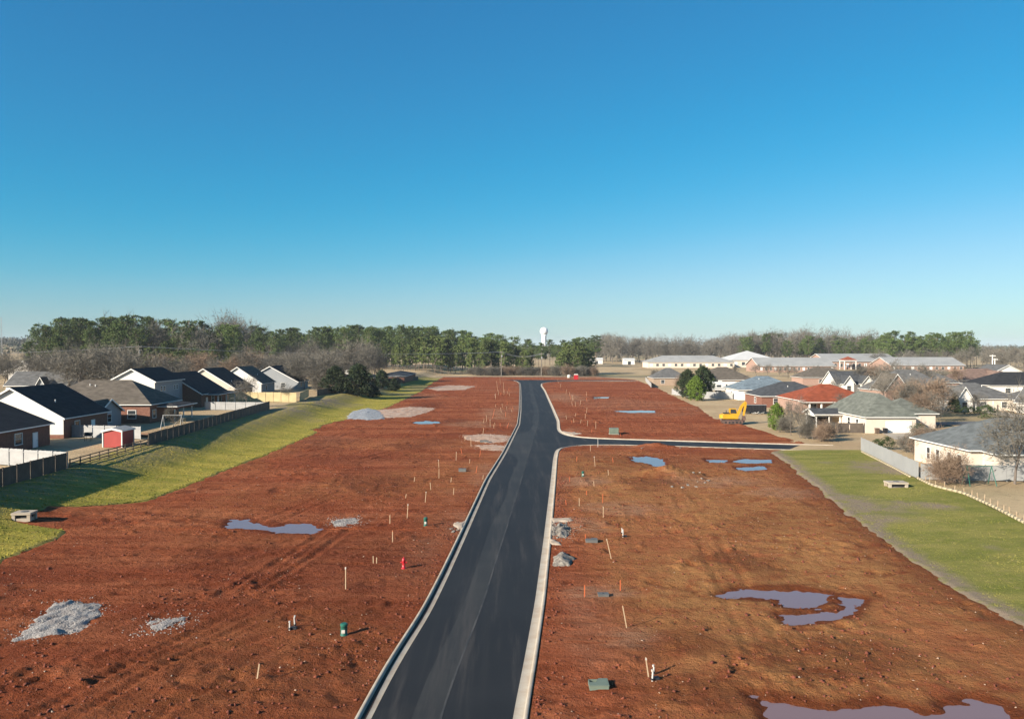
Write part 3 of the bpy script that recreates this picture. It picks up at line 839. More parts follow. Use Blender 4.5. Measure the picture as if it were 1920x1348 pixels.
# two-storey
h = House('house', 'two-storey white house with tall gable and lower black-roofed wing', HL, -92, -76, 180, 212, PLAT, gl)
h.block(-90.6, -80.4, 180, 195, 7.0, 2.7, 'y', 'gable', mgreyw, mr_black, vents=2); h.gable_siding(-90.6, -80.4, 180, 7.0, 2.7, mwhite)
h.block(-92, -76, 195.6, 212, 3.3, 4.9, 'y', 'gable', mbrick, mr_black, vents=1)
for yy in (183.3, 185.0, 190.5, 191.8): h.window('E', -80.4, yy, 5.2, .8, 1.0)
h.door('E', -80.4, 188, 1.0, 2.1, mdoor); h.door('E', -76, 199, 1.0, 2.1, mdoor); h.window('E', -76, 203, 1.7, 1.6, 1.5); h.door('E', -76, 208, 1.9, 2.1, mglass)
h.posts([(-73.2, 199), (-73.2, 205), (-73.2, 211)], 2.7)
h.block(-76.4, -73, 198.5, 211.5, 2.85, .35, 'y', 'hip', mbrick, mr_black, z0=2.6)
# cream gable E
h = House('house', 'cream house with a broad plain gable above the yellow fence', HL, -95.5, -78, 225, 240, PLAT, gl)
h.block(-95.5, -78, 225, 240, 3.1, 5.4, 'y', 'gable', mbrick, mr_black, vents=1); h.gable_siding(-95.5, -78, 225, 3.1, 5.4, mcream, 2.2)
h.window('E', -78, 230, 1.6, 1.4, 1.4); h.door('E', -78, 235, 1.0, 2.1, mdoor)
h = House('house', 'small white gable with brown roof seen between two black roofs', HL, -94, -79, 252, 266, PLAT, gl)
h.block(-94, -79, 252, 266, 3.3, 5.0, 'y', 'gable', mgreyw, mr_brown, vents=1); h.gable_siding(-94, -79, 252, 3.3, 5.0, mwhite)
h.window('E', -79, 257, 1.6, 1.4, 1.4)
h = House('house', 'farthest black-roofed house of the left row, white rake boards', HL, -93, -74, 276, 290, PLAT, gl)
h.block(-93, -74, 276, 290, 2.7, 5.2, 'y', 'gable', mgreyw, mr_black, vents=1)
h.window('E', -74, 281, 1.6, 1.4, 1.4); h.window('S', -79, 276, 1.6, 1.4, 1.4)
# second row on the left
gb = 'houses of the second row on the left'
h = House('house', 'grey-roofed house with white wall, lower left behind bare trees', HL, -152, -134, 240, 252, PLAT, gb)
h.block(-152, -134, 240, 252, 3.2, 3.8, 'x', 'gable', mwhite, mr_grey, vents=1)
h.block(-142, -139, 238.4, 241, 3.0, 2.6, 'y', 'gable', mgreyw, mr_dgrey)
h.window('S', -148, 240, 1.7, 1.5, 1.5); h.window('S', -136.5, 240, 1.7, 1.5, 1.5)
h = House('house', 'white gable with black roof far left below the pines', HL, -211, -198, 335, 360, PLAT, gb)
h.block(-211, -198, 335, 360, 4.2, 4.6, 'y', 'gable', mwhite, mr_black, vents=1)
h.window('S', -204.5, 335, 2.0, 1.6, 1.6)
h = House('house', 'tan hip-roofed house far left beside the white gable', HL, -222, -206, 385, 400, PLAT, gb)
h.block(-222, -206, 385, 400, 3.4, 4.8, 'x', 'hip', mcream, mr_brown)
h.window('S', -214, 385, 1.7, 1.6, 1.5)
for i, (px, Y, w, ri, rm, lb) in enumerate(((345, 470, 24, 5.5, mr_brown, 'long brown roof low behind the two-storey house'), (405, 500, 22, 5.8, mr_grey, 'grey hipped roof behind the cream gable'),
                                            (505, 440, 18, 5.0, mr_grey, 'grey roof beyond the farthest black-roofed house'), (150, 300, 16, 4.6, mr_brown, 'brown roof among bare trees left of the utility pole'),
                                            (18, 420, 17, 4.5, mr_brown, 'tan-roofed house at the far left edge below the mast'))):
    x = (px - CX) / FPX * Y
    h = House('house', lb, HL, x - w / 2, x + w / 2, Y, Y + 14, PLAT, gb)
    h.block(x - w / 2, x + w / 2, Y, Y + 14, 3.2, ri, 'x', 'hip', mwhite if i % 2 == 0 else mbricktan, rm)
    h.window('S', x - w / 4, Y, 1.7, 1.6, 1.5); h.window('S', x + w / 4, Y, 1.7, 1.6, 1.5)

# right side
gr = 'houses along the right side'
h = House('house', 'cream house with green-grey hipped roof and white double garage door', HL, 69.6, 79.4, 157, 177, 0, gr)
h.block(69.6, 79.4, 157, 177, 3.05, 4.25, 'y', 'hip', mcream, mr_teal, vents=1)
h.block(79.4, 88, 166, 178, 3.0, 2.8, 'x', 'hip', mcream, mr_teal)
h.door('S', 76.0, 157, 4.9, 2.25, mdoor, 0.02, 'garage_door', 4)
h.window('W', 69.6, 161, 1.7, 1.2, 1.4); h.window('W', 69.6, 165, 1.7, 1.2, 1.4)
h.block(64.0, 69.5, 168.4, 174.5, 2.75, .9, 'x', 'gable', mtrim, mr_dgrey, z0=2.25)
h.posts([(64.2, 168.6), (66.9, 168.6), (69.2, 168.6), (64.2, 174.3)], 2.3)
h.door('S', 66.8, 174.0, 5.0, 2.1, mdark, .02, 'dark_opening', 0)  # near-black sheet: shade of the open porch put into its colour
h = House('house', 'cream house with slate hipped roof at the right edge behind the white fence', HL, 60, 84, 104, 119, 0, gr)
h.block(60.0, 84, 104.5, 119, 3.35, 3.5, 'x', 'hip', mcream, mr_slate, vents=3)
h.block(61.6, 66, 100.8, 105, 3.3, 1.6, 'y', 'hip', mcream, mr_slate)
for yy in (107, 109.5, 112.5, 115): h.window('W', 60.0, yy, 1.7, .9, 1.6)
h.window('S', 70.5, 104.5, 1.7, 1.6, 1.5); h.window('S', 76.5, 104.5, 1.7, 1.6, 1.5)
h = House('house', 'house with a bright red hipped roof', HL, 73, 92, 204, 220, 0, gr)
h.block(73.5, 93, 204, 221, 3.2, 3.7, 'x', 'hip', mbrickp, mr_red, vents=1)
h.posts([(75, 201.5), (78, 201.5), (82, 201.5), (86, 201.5)], 2.8, mtrim, .18)
h.block(73.8, 88, 201.2, 204.3, 2.95, .3, 'x', 'hip', mtrim, mr_red, z0=2.7)
h.window('S', 77, 204, 1.7, 1.5, 1.5); h.window('S', 85, 204, 1.7, 1.5, 1.5)
h = House('house', 'red brick house with a dark grey hipped roof beside the red roof', HL, 70, 90, 224, 240, 0, gr)
h.block(70, 90, 224, 240, 3.0, 3.7, 'x', 'hip', mbrick, mr_dgrey, vents=1)
h.window('S', 74, 224, 1.7, 1.4, 1.5); h.window('S', 79, 224, 1.7, 1.4, 1.5); h.window('W', 70, 230, 1.7, 1.4, 1.5)
h = House('house', 'white house with a blue-grey roof beside the white camper', HL, 72, 92, 254, 270, 0, gr)
h.block(72, 92, 254, 270, 3.2, 4.0, 'x', 'hip', mwhite, mr_blue, vents=2)
h.window('S', 76, 254, 1.7, 1.4, 1.5); h.window('W', 72, 262, 1.7, 1.4, 1.5)
h = House('house', 'house with a large grey-brown hipped roof behind the white camper', HL, 78, 98, 330, 348, 0, gr)
h.block(78, 100, 330, 348, 3.2, 5.0, 'x', 'hip', mbricktan, mr_brown, vents=1)
h.window('S', 84, 330, 1.7, 1.5, 1.5); h.window('S', 93, 330, 1.7, 1.5, 1.5)
h = House('house', 'grey-brown hipped roof half hidden by the green tree', HL, 62, 76, 345, 358, 0, gr)
h.block(62, 77, 350, 363, 3.2, 4.2, 'x', 'hip', mbricktan, mr_grey)
h.window('S', 66, 350, 1.7, 1.5, 1.5)
h = House('house', 'dark-roofed house with two small white gables behind the red roof', HL, 118, 142, 290, 304, 0, gr)
h.block(118, 142, 290, 304, 3.4, 4.4, 'x', 'gable', mwhite, mr_dgrey, vents=1)
h.block(119.5, 123, 287.5, 297, 4.0, 2.4, 'y', 'gable', mwhite, mr_dgrey); h.block(126, 130, 287.5, 297, 4.0, 2.4, 'y', 'gable', mwhite, mr_dgrey)
h.window('S', 121.2, 287.5, 2, 1.4, 1.8); h.window('S', 128, 287.5, 2, 1.4, 1.8); h.window('S', 136, 290, 2, 1.4, 1.6)
h = House('house', 'house with a steep pointed front gable and big grey-brown roof', HL, 113, 134, 244, 262, 0, gr)
h.block(114, 136, 246, 262, 3.3, 6.2, 'x', 'hip', mbrickp, mr_grey, vents=1)
h.block(113.5, 120, 242.5, 252, 4.2, 4.4, 'y', 'gable', mbrickp, mr_brown); h.block(124, 127, 243.5, 252, 3.0, 2.0, 'y', 'gable', mwhite, mr_brown)
h.window('S', 116.7, 242.5, 2, 1.8, 2.0); h.window('S', 122, 246, 1.8, 1.2, 1.5); h.window('S', 130.5, 246, 1.8, 1.4, 1.5)
h = House('house', 'cream house with a pointed white gable and tan lawn in front', HL, 116, 137, 210, 226, 0, gr)
h.block(116.5, 134, 211, 226, 3.1, 3.9, 'x', 'hip', mcream, mr_grey, vents=1)
h.block(116, 120.2, 208.5, 217, 3.2, 3.2, 'y', 'gable', mwhite, mr_grey)
h.window('S', 118.1, 208.5, 1.7, 1.3, 1.6); h.window('S', 124.5, 211, 1.7, 1.6, 1.5); h.window('S', 130, 211, 1.7, 1.4, 1.5)
h.posts([(121.5, 209.3), (126, 209.3)], 2.8)
h = House('house', 'cream house with twin white gables at the right edge', HL, 129, 150, 198, 216, 0, gr)
h.block(131, 152, 199, 216, 3.1, 4.2, 'x', 'hip', mcream, mr_grey)
h.block(130.0, 134.6, 196.5, 206, 3.2, 3.4, 'y', 'gable', mwhite, mr_grey); h.block(137.5, 141.5, 196.8, 206, 3.2, 3.0, 'y', 'gable', mwhite, mr_grey)
h.window('S', 132.3, 196.5, 1.7, 1.4, 1.6)
h = House('house', 'rosy-brown hipped roof in the back row on the right', HL, 178, 200, 318, 334, 0, gr)
h.block(178, 202, 318, 334, 3.6, 4.3, 'x', 'hip', mwhite, mr_pink, vents=1)
h.block(190, 195, 314, 325, 4.0, 3.2, 'y', 'gable', mwhite, mr_pink); h.window('S', 192.5, 314, 2, 1.6, 1.7)
h = House('house', 'white house with a charcoal roof at the far right edge', HL, 162, 190, 272, 290, 0, gr)
h.block(164, 192, 274, 292, 3.6, 4.3, 'x', 'hip', mwhite, mr_black)
h.window('S', 170, 274, 1.9, 1.8, 1.6); h.window('S', 178, 274, 1.9, 1.8, 1.6)
h = House('house', 'white gable peeking over the charcoal roof at the right edge', HL, 186, 204, 335, 350, 0, gr)
h.block(204, 224, 345, 360, 4.0, 5.0, 'y', 'gable', mwhite, mr_grey); h.window('S', 214, 345, 2, 1.6, 1.7)
h = House('house', 'low grey-brown roof between the steep gable and the rosy roof', HL, 152, 170, 296, 310, 0, gr)
h.block(150, 168, 300, 314, 3.3, 4.2, 'x', 'hip', mbrickp, mr_grey); h.window('S', 158, 300, 1.8, 1.6, 1.5)
h = House('house', 'brown hipped roof at the foot of the school', HL, 104, 122, 330, 345, 0, gr)
h.block(128, 150, 352, 366, 3.3, 4.2, 'x', 'hip', mbrickp, mr_brown); h.window('S', 136, 352, 1.8, 1.6, 1.5); h.window('S', 145, 352, 1.8, 1.6, 1.5)

# school
gs = 'school wings'
def school(label, x0, x1, y0, y1, eave, rise, axis, kind, wall, roof, nwin):
    h = House('school_building', label, 'school', x0, x1, y0, y1, 0, gs)
    h.block(x0, x1, y0, y1, eave, rise, axis, kind, wall, roof, .8)
    for i in range(nwin):
        h.window('S', x0 + (x1 - x0) * (i + .5) / nwin, y0, eave * .52, (x1 - x0) / nwin * .42, eave * .42, mdoor if i % 3 == 0 else None)
    return h
school('long pale school wing with grey metal roof, leftmost', 109, 178, 640, 668, 4.6, 5.0, 'x', 'hip', mcream, mr_metal, 14)
school('school hall under a white hipped metal roof', 180, 218, 655, 700, 6.0, 7.4, 'x', 'hip', mcream, mr_white, 6)
school('brick school wing with a row of bright windows', 164, 214, 531, 560, 4.4, 5.0, 'x', 'gable', mbrickp, mr_metal, 16)
school('tall grey-roofed school wing right of the window row', 236, 290, 600, 640, 6.0, 5.4, 'x', 'gable', mbrickp, mr_metal, 12)
school('rightmost school wing with broad grey metal roof', 262, 312, 552, 585, 4.2, 5.2, 'x', 'gable', mbrickp, mr_metal, 12)
h = House('entrance_pavilion', 'small red pyramid roof in front of the school', 'pavilion', 243, 252, 560, 569, 0)
h.block(243, 252, 585, 594, 7.0, 2.6, 'x', 'hip', mtrim, mr_red, z0=6.4); h.posts([(243.3, 585.3), (251.7, 585.3), (243.3, 593.7), (251.7, 593.7)], 6.4, mtrim, .25)
for (px0, px1, Y, hh, lb) in ((1107, 1130, 790, 4.2, 'long white shed beyond the tan field, left one'), (1170, 1190, 760, 4.2, 'white shed beyond the tan field, right one')):
    x0, x1 = (px0 - CX) / FPX * Y, (px1 - CX) / FPX * Y
    h = House('farm_shed', lb, 'shed', x0, x1, Y, Y + 10, 0, 'white sheds beyond the field')
    h.block(x0, x1, Y, Y + 10, hh, 1.6, 'x', 'gable', mtrim, mr_white); h.door('S', (x0 + x1) / 2, Y, 3, 3, mglass)
# low house at the far left end of the clay field
h = House('house', 'low brick house with dark flat-pitched roof at the far end of the grass', HL, -66, -48, 300, 316, PLAT * .6, 'houses along the left fence')
h.block(-74, -56, 330, 346, 2.7, 2.0, 'x', 'hip', mbrickp, mr_dgrey); h.block(-60, -47, 350, 390, 2.6, 1.4, 'y', 'hip', mbrick, mr_dgrey)
MB().box(*(-70 + 57 + .0, -66.5 + 57, 335 - 308, 337 - 308), 4.2, 6.0).build('chimney', mtrim, h.root)
h.window('S', -68, 330, 1.5, 1.4, 1.3)

# ------------------------------------------------------------------ fences
def panel_mesh(name, L_, H_, m, board=.145, gap=.006, seed=1):
    r = random.Random(seed); k = MB(); n = int(L_ / (board + gap))
    for i in range(n):
        x = i * (board + gap); k.box(x, x + board, -.012 + r.uniform(-.004, .004), .012, .04, H_ + r.uniform(-.03, .02))
    for z in (.35, H_ - .35): k.box(0, L_, .02, .06, z, z + .09)
    return k.mesh(name, m)
PANELS = {}
def fence(label, p0, p1, H_, m, cat='fence', group=None, zf=None, post=None, over=0.0):
    p0, p1 = Vector(p0), Vector(p1)
    d = p1 - p0; Ln = d.length; n = max(1, round(Ln / 2.4)); seg = Ln / n
    zf = zf or (lambda x, y: float(terr(x, y)))
    z0 = zf(p0.x, p0.y)
    rz = math.atan2(d.y, d.x)
    root = tag(empty('fence', (p0.x, p0.y, z0), rz), label, cat, group or 'board fences')
    key = (round(seg, 3), H_, m.name)
    if key not in PANELS:
        PANELS[key] = (panel_mesh('fence_panel', seg - .1, H_, m, seed=len(PANELS)), MB().box(-.05, .05, -.02, .08, -.3, H_ + .06).mesh('fence_post', post or m))
    pm, qm = PANELS[key]
    for i in range(n):
        z = zf(*(p0 + d * ((i + .5) / n))) - z0 + R.uniform(-.03, .03)
        link('fence_panel', pm, None, root, (i * seg + .05, 0, z))
    for i in range(n + 1):
        z = zf(*(p0 + d * (i / n))) - z0
        link('fence_post', qm, None, root, (i * seg, 0, z))
    return root
FX = -54.0
fence('long weathered board fence along the left grass bank', (-53.9, 118.5), (-57.2, 188.5), 1.95, mfence_g)
fence('weathered board fence in the left foreground, its face in shade', (-53.4, 74), (-53.5, 96), 2.1, mfence_g)
fence('sunlit pale board fence running left from the foreground fence corner', (-53.6, 96.3), (-72, 103.0), 2.1, mfence_w)
fence('pale sunlit fence between the back yards left of the red shed', (-59.5, 128), (-73, 131.5), 2.0, mfence_w)
fence('tan cross fence in the yard below the two-storey house', (-57.4, 186), (-72, 187.5), 1.9, mfence_w)
fence('long bright yellow fence below the cream gable', (-57.2, 212), (-84, 219), 2.6, mfence_y)
fence('bright yellow fence piece at the far end of the yellow fence', (-56.8, 214), (-60, 236), 2.4, mfence_y)
fence('dark far board fence beside the evergreen trees', (-58, 238), (-56, 262), 2.0, mfence_g)
fence('board fence in shade at the far end of the grass', (-54, 300), (-46, 392), 2.0, mfence_g)
fence('silver fence running down the edge of the right grass strip', (56.6, 129.5), (51.6, 101.5), 2.15, mfence_v)
fence('white fence across the yard at the right edge', (51.8, 101.0), (72, 98.6), 2.0, mfence_v)
fence('short brown fence beside the house with the garage door', (61.5, 158.2), (69.4, 157.4), 1.9, mfence_g)
fence('grey fence in front of the white camper', (60, 262), (71.5, 259), 2.3, mfence_w)
fence('grey fence beside the green tree', (57, 285), (60, 262), 2.0, mfence_w)
fence('low grey fence at the far right corner of the clay field', (57.5, 330), (66, 395), 1.9, mfence_w)

# split rail fence between the two left board fences
def rail_fence():
    p0, p1 = Vector((-53.5, 96.6)), Vector((-53.9, 118.2))
    n = 9
    root = tag(empty('rail_fence', (p0.x, p0.y, PLAT)), 'open dark rail fence in front of the red shed', 'fence')
    for i in range(n + 1):
        q = (p1 - p0) * (i / n)
        MB().box(q.x - .06, q.x + .06, q.y - .06, q.y + .06, -.3, 1.25).build('fence_post', mfence_g, root)
    for i in range(n):
        a, b = (p1 - p0) * (i / n), (p1 - p0) * ((i + 1) / n)
        for z in (.3, .7, 1.1):
            MB().obar((a.x - .07, a.y, z + R.uniform(-.03, .03)), (b.x - .07, b.y, z + R.uniform(-.03, .03)), .04, .13).build('rail', mfence_g, root)
rail_fence()

# straw wattle with short stakes along the lower right grass edge
wp = resample([(51.3, 101.0), (50.2, 95), (51.2, 90.2), (49.8, 82.0), (48.0, 74.0), (46.3, 66)], 0.8, 3)
k = MB()
for a, b in zip(wp[:-1], wp[1:]):
    k.tube((a[0], a[1], float(terr(*a)) + .22), (b[0], b[1], float(terr(*b)) + .22), .17, .17, 7)
wat = tag(empty('straw_wattle', (0, 0, 0)), 'pale straw erosion roll with short stakes along the right grass edge', 'erosion roll')
k.build('straw_roll', M('straw', (0.60, 0.50, 0.33), (0.48, 0.38, 0.24), 2.0, 0.95), wat, None, True)
for i in range(3, len(wp), 2):
    a = wp[i]; z = float(terr(*a))
    MB().obar((a[0] + .2, a[1], z), (a[0] + .2 + R.uniform(-.1, .1), a[1], z + R.uniform(.75, 1.0)), .07, .05).build('stake', mwood, wat)
wp2 = resample([(55.6, 127), (52.5, 110), (50.9, 102)], 0.8, 2)
k = MB()
for a, b in zip(wp2[:-1], wp2[1:]):
    k.tube((a[0], a[1], float(terr(*a)) + .2), (b[0], b[1], float(terr(*b)) + .2), .14, .14, 7)
tag(k.build('straw_wattle', bpy.data.materials['straw'], None, None, True), 'straw erosion roll at the foot of the silver fence', 'erosion roll')

# ------------------------------------------------------------------ yard things
# red shed
sx0, sx1, sy0, sy1 = -60.2, -57.4, 117.5, 121.2
h = House('garden_shed', 'red garden shed with white corner boards and grey roof', 'shed', sx0, sx1, sy0, sy1, PLAT)
h.block(sx0, sx1, sy0, sy1, 2.35, .35, 'y', 'gable', mshedr, mr_metal, .15, 0.0, True)
for x in (sx0, sx1):
    for y in (sy0, sy1):
        a, b = h.L(x, y); MB().box(a - .07, a + .07, b - .07, b + .07, 0, 2.35).build('corner_board', mtrim, h.root)
# swing frame and slide in the yard behind the fence
def swing(x, y, z, label, mm, s=1.0):
    r = tag(empty('swing_set', (x, y, z)), label, 'swing set')
    for sx_ in (-1.6, 1.6):
        for q in (-1, 1):
            MB().tube((sx_ * s, q * .9 * s, 0), (sx_ * s * .92, 0, 2.3 * s), .05, .05, 6).build('leg', mm, r)
    MB().tube((-1.6 * s, 0, 2.3 * s), (1.6 * s, 0, 2.3 * s), .05, .05, 6).build('top_bar', mm, r)
    for sx_ in (-.7, .7):
        k = MB()
        for q in (-.2, .2): k.tube((sx_ * s + q, 0, 2.25 * s), (sx_ * s + q, 0, .5), .015, .015, 4)
        c_ = k.build('chain', mblk, r)
        MB().box(sx_ * s - .25, sx_ * s + .25, -.1, .1, .46, .5).build('seat', mblk, c_)
    return r
swing(-60.8, 143, PLAT, 'grey metal swing frame in the yard behind the brown roof', msteel, 1.1)
swing(56.5, 96.5, 0.25, 'dark swing frame before the white fence at the right edge', mgreen, 1.0)
r = tag(empty('play_slide', (-62.5, 147, PLAT)), 'pale play slide beside the swing frame', 'slide')
MB().obar((0, 0, .2), (1.6, .2, 1.6), .5, .06).build('chute', mpvc, r)
MB().box(1.5, 2.3, -.3, .5, 1.55, 1.65).build('platform', mfence_y, r)
for a, b in ((1.55, -.25), (2.25, -.25), (1.55, .45), (2.25, .45)): MB().box(a - .04, a + .04, b - .04, b + .04, 0, 1.55).build('leg', mfence_y, r)
r = tag(empty('sandbox', (-60.5, 131, PLAT)), 'orange wooden deck behind the red shed', 'deck')
mdeck = M('orange_deck_boards', (0.50, 0.27, 0.13), (0.42, 0.21, 0.10), 1.0)
for i in range(10): MB().box(-2.5, 2.5, i * .36, i * .36 + .34, .28, .33).build('plank', mdeck, r)
for a in (-2.4, 2.3): MB().box(a, a + .1, .1, 3.5, 0, .275).build('joist', mdeck, r)
# grill
r = tag(empty('barbecue_grill', (-66.6, 125.5, PLAT)), 'dark barbecue grill standing by the pale yard fence', 'grill')
MB().box(-.5, .5, -.3, .3, .75, 1.05).build('firebox', mblk, r)
MB().prism([(-.3, 1.06), (.3, 1.06), (.22, 1.35), (-.22, 1.35)], 'x', -.5, .5).build('lid', mblk, r)
for a, b in ((-.45, -.25), (.45, -.25), (-.45, .25), (.45, .25)): MB().box(a - .03, a + .03, b - .03, b + .03, 0, .75).build('leg', mblk, r)
# bins by the garage
def bin_(x, y, label, m):
    r = tag(empty('wheelie_bin', (x, y, 0)), label, 'bin', 'bins beside the garage')
    b = MB(); b.add([(-.28, -.3, .08), (.28, -.3, .08), (.28, .3, .08), (-.28, .3, .08), (-.34, -.4, 1.0), (.34, -.4, 1.0), (.34, .4, 1.0), (-.34, .4, 1.0)],
                    [(3, 2, 1, 0), (4, 5, 6, 7), (0, 1, 5, 4), (1, 2, 6, 5), (2, 3, 7, 6), (3, 0, 4, 7)])
    b.build('body', m, r); MB().box(-.36, .36, -.43, .43, 1.005, 1.08).build('lid', m, r)
    for s in (-.3, .3): MB().tube((s - .03, .3, .1), (s + .03, .3, .1), .1, .1, 10).build('wheel', mblk, r)
bin_(71.4, 156.2, 'brown wheelie bin, left of the two by the garage', M('brown_plastic', (0.16, 0.11, 0.08), None, 1.0, 0.5))
bin_(73.0, 156.2, 'black wheelie bin right beside the garage door', mblk)

# driveway and street of the right neighbourhood
def sheet(name, pts, z, m):
    return tag(flat_poly(name, pts, z, m), kind='structure')
sheet('driveway', [(72.5, 156.9), (80, 156.9), (83, 145), (118, 140), (118, 136), (80, 139), (70, 146)], .10, mconc)
sheet('driveway', [(121, 208), (127, 208), (128, 186), (120, 186)], .10, mconc)
sheet('path', [(90, 179), (200, 196), (200, 189), (90, 172)], .10, M('old_asphalt', (0.19, 0.185, 0.18), (0.15, 0.145, 0.14), .3))
sheet('path', [(-60, 447), (120, 444), (120, 452), (-60, 455)], .10, M('pale_track', (0.42, 0.34, 0.24), (0.34, 0.27, 0.18), .2))

# camper trailer
def camper():
    L_, z0, z1 = 12.2, .8, 4.0
    x, y, = 78.0, 298.0
    r = tag(empty('camper_trailer', (x, y, 0)), 'long white fifth-wheel camper parked behind the grey fence', 'camper')
    k = MB(); k.prism([(-L_ / 2, z0 + .1), (L_ / 2 - 2.6, z0), (L_ / 2 - 2.5, 2.0), (L_ / 2, 2.0), (L_ / 2 - .2, z1 - .5), (L_ / 2 - .9, z1), (-L_ / 2 + .2, z1 - .1), (-L_ / 2, z1 - .4)], 'y', -1.25, 1.25)
    k.build('body', M('gelcoat_white', (0.84, 0.83, 0.80), (0.80, 0.79, 0.76), .5, .35), r)
    MB().box(-L_ / 2 + .1, L_ / 2 - 2.7, -1.262, -1.252, 1.35, 1.6).build('stripe', mgbox, r)
    for a, b, zc, hh in ((-5, 1.2, 2.7, .6), (-3.0, .55, 2.5, 1.3), (-1.2, 1.6, 2.4, .8), (1.6, .5, 2.4, 1.3), (4.6, .9, 3.0, .7)):
        w = MB().box(a - b / 2 - .05, a + b / 2 + .05, -1.29, -1.251, zc - hh / 2 - .05, zc + hh / 2 + .05).build('window', mtrim, r)
        MB().box(a - b / 2, a + b / 2, -1.31, -1.291, zc - hh / 2, zc + hh / 2).build('pane', mglass, w)
    for a in (-1.6, -.6):
        for s in (-1.15, 1.15): MB().tube((a, s - .12, .42), (a, s + .12, .42), .42, .42, 14).build('wheel', mblk, r)
    MB().box(-1.0, 0.2, -.5, .5, 4.0, 4.3).build('air_conditioner', mtrim, r)
    MB().box(L_ / 2 - 1.6, L_ / 2 - 1.4, -.1, .1, 0, 2.0).build('pin_box', mblk, r)
camper()

# excavator
def excavator():
    x, y = G(1372, 795); s = 1.12
    r = tag(empty('excavator', (x, y, .10), -.05), 'yellow tracked excavator with folded boom at the edge of the clay field', 'excavator')
    def P(q): return tuple(c * s for c in q)
    for sy_ in (-1.0, 1.0):
        k = MB(); w = .28
        prof = [(-1.7, .05), (1.7, .05), (1.95, .35), (1.95, .5), (1.7, .8), (-1.7, .8), (-1.95, .5), (-1.95, .35)]
        k.prism([(a * s, b * s) for a, b in prof], 'y', (sy_ - w) * s, (sy_ + w) * s)
        t = k.build('track', mmud, r)
        for i in range(5):
            MB().tube(P((-1.4 + .7 * i, sy_ - w - .02, .34)), P((-1.4 + .7 * i, sy_ + w + .02, .34)), .2 * s, .2 * s, 10).build('roller', mblk, t)
        for i in range(9):
            MB().box((-1.8 + i * .42) * s, (-1.62 + i * .42) * s, (sy_ - w) * s, (sy_ + w) * s, .801 * s, .85 * s).build('track_pad', mmud, t)
    MB().tube(P((0, 0, .8)), P((0, 0, 1.02)), .75 * s, .75 * s, 18).build('slew_ring', mblk, r)
    k = MB(); k.prism([(-1.9 * s, 1.03 * s), (1.0 * s, 1.03 * s), (1.0 * s, 1.5 * s), (.6 * s, 1.75 * s), (-.3 * s, 1.95 * s), (-1.7 * s, 1.95 * s), (-2.0 * s, 1.6 * s)], 'y', -1.15 * s, 1.15 * s)
    hs_ = k.build('upper_body', myel, r)
    MB().lathe([(.1, -.5), (1.2, -.45), (1.2, .3), (1.0, .42)], 16, (-1.35 * s, 0, 1.5 * s)).build('counterweight', myel, hs_)
    MB().box(-1.6 * s, -.5 * s, -.7 * s, .7 * s, 1.951 * s, 2.12 * s).build('engine_hood', mblk, hs_)
    MB().tube(P((-1.0, .4, 2.12)), P((-1.0, .4, 2.6)), .07, .07, 8).build('exhaust', mblk, hs_)
    c_ = MB(); c_.prism([(-.35 * s, 1.76 * s), (1.1 * s, 1.5 * s), (1.15 * s, 2.1 * s), (.85 * s, 2.95 * s), (-.35 * s, 2.95 * s)], 'y', .2 * s, 1.1 * s)
    co = c_.build('cab', myel, r)
    MB().prism([(-.2 * s, 2.0 * s), (1.0 * s, 1.95 * s), (1.02 * s, 2.1 * s), (.78 * s, 2.8 * s), (-.2 * s, 2.8 * s)], 'y', .18 * s, .197 * s).build('pane', mglass, co)
    MB().prism([(-.2 * s, 2.0 * s), (1.0 * s, 1.95 * s), (1.02 * s, 2.1 * s), (.78 * s, 2.8 * s), (-.2 * s, 2.8 * s)], 'y', 1.103 * s, 1.12 * s).build('pane', mglass, co)
    b = MB(); b.prism([(p_[0] * s, p_[1] * s) for p_ in ((.9, 1.3), (1.25, 1.35), (2.1, 3.3), (2.7, 4.0), (2.6, 4.3), (2.2, 4.15), (1.6, 3.5), (.75, 1.6))], 'y', -.28 * s, .02 * s)
    b.build('boom', myel, r)
    MB().tube(P((1.3, -.13, 1.5)), P((1.95, -.13, 3.2)), .09, .07, 8).build('hydraulic_cylinder', msteel, r)
    st = MB(); st.prism([(p_[0] * s, p_[1] * s) for p_ in ((2.45, 4.45), (2.85, 4.2), (2.75, 3.2), (2.35, 1.5), (2.1, 1.55), (2.3, 3.2))], 'y', -.24 * s, -.02 * s)
    st.build('stick', myel, r)
    bk = MB(); bk.prism([(p_[0] * s, p_[1] * s) for p_ in ((2.05, 1.6), (2.5, 1.55), (2.6, 1.0), (2.4, .45), (2.0, .25), (1.6, .35), (1.75, .6), (2.0, .8))], 'y', -.6 * s, .34 * s)
    bo = bk.build('bucket', mmud, r)
    for i in range(5): MB().box(1.42 * s, 1.64 * s, (-.58 + i * .21) * s, (-.48 + i * .21) * s, .33 * s, .42 * s).build('tooth', msteel, bo)
excavator()
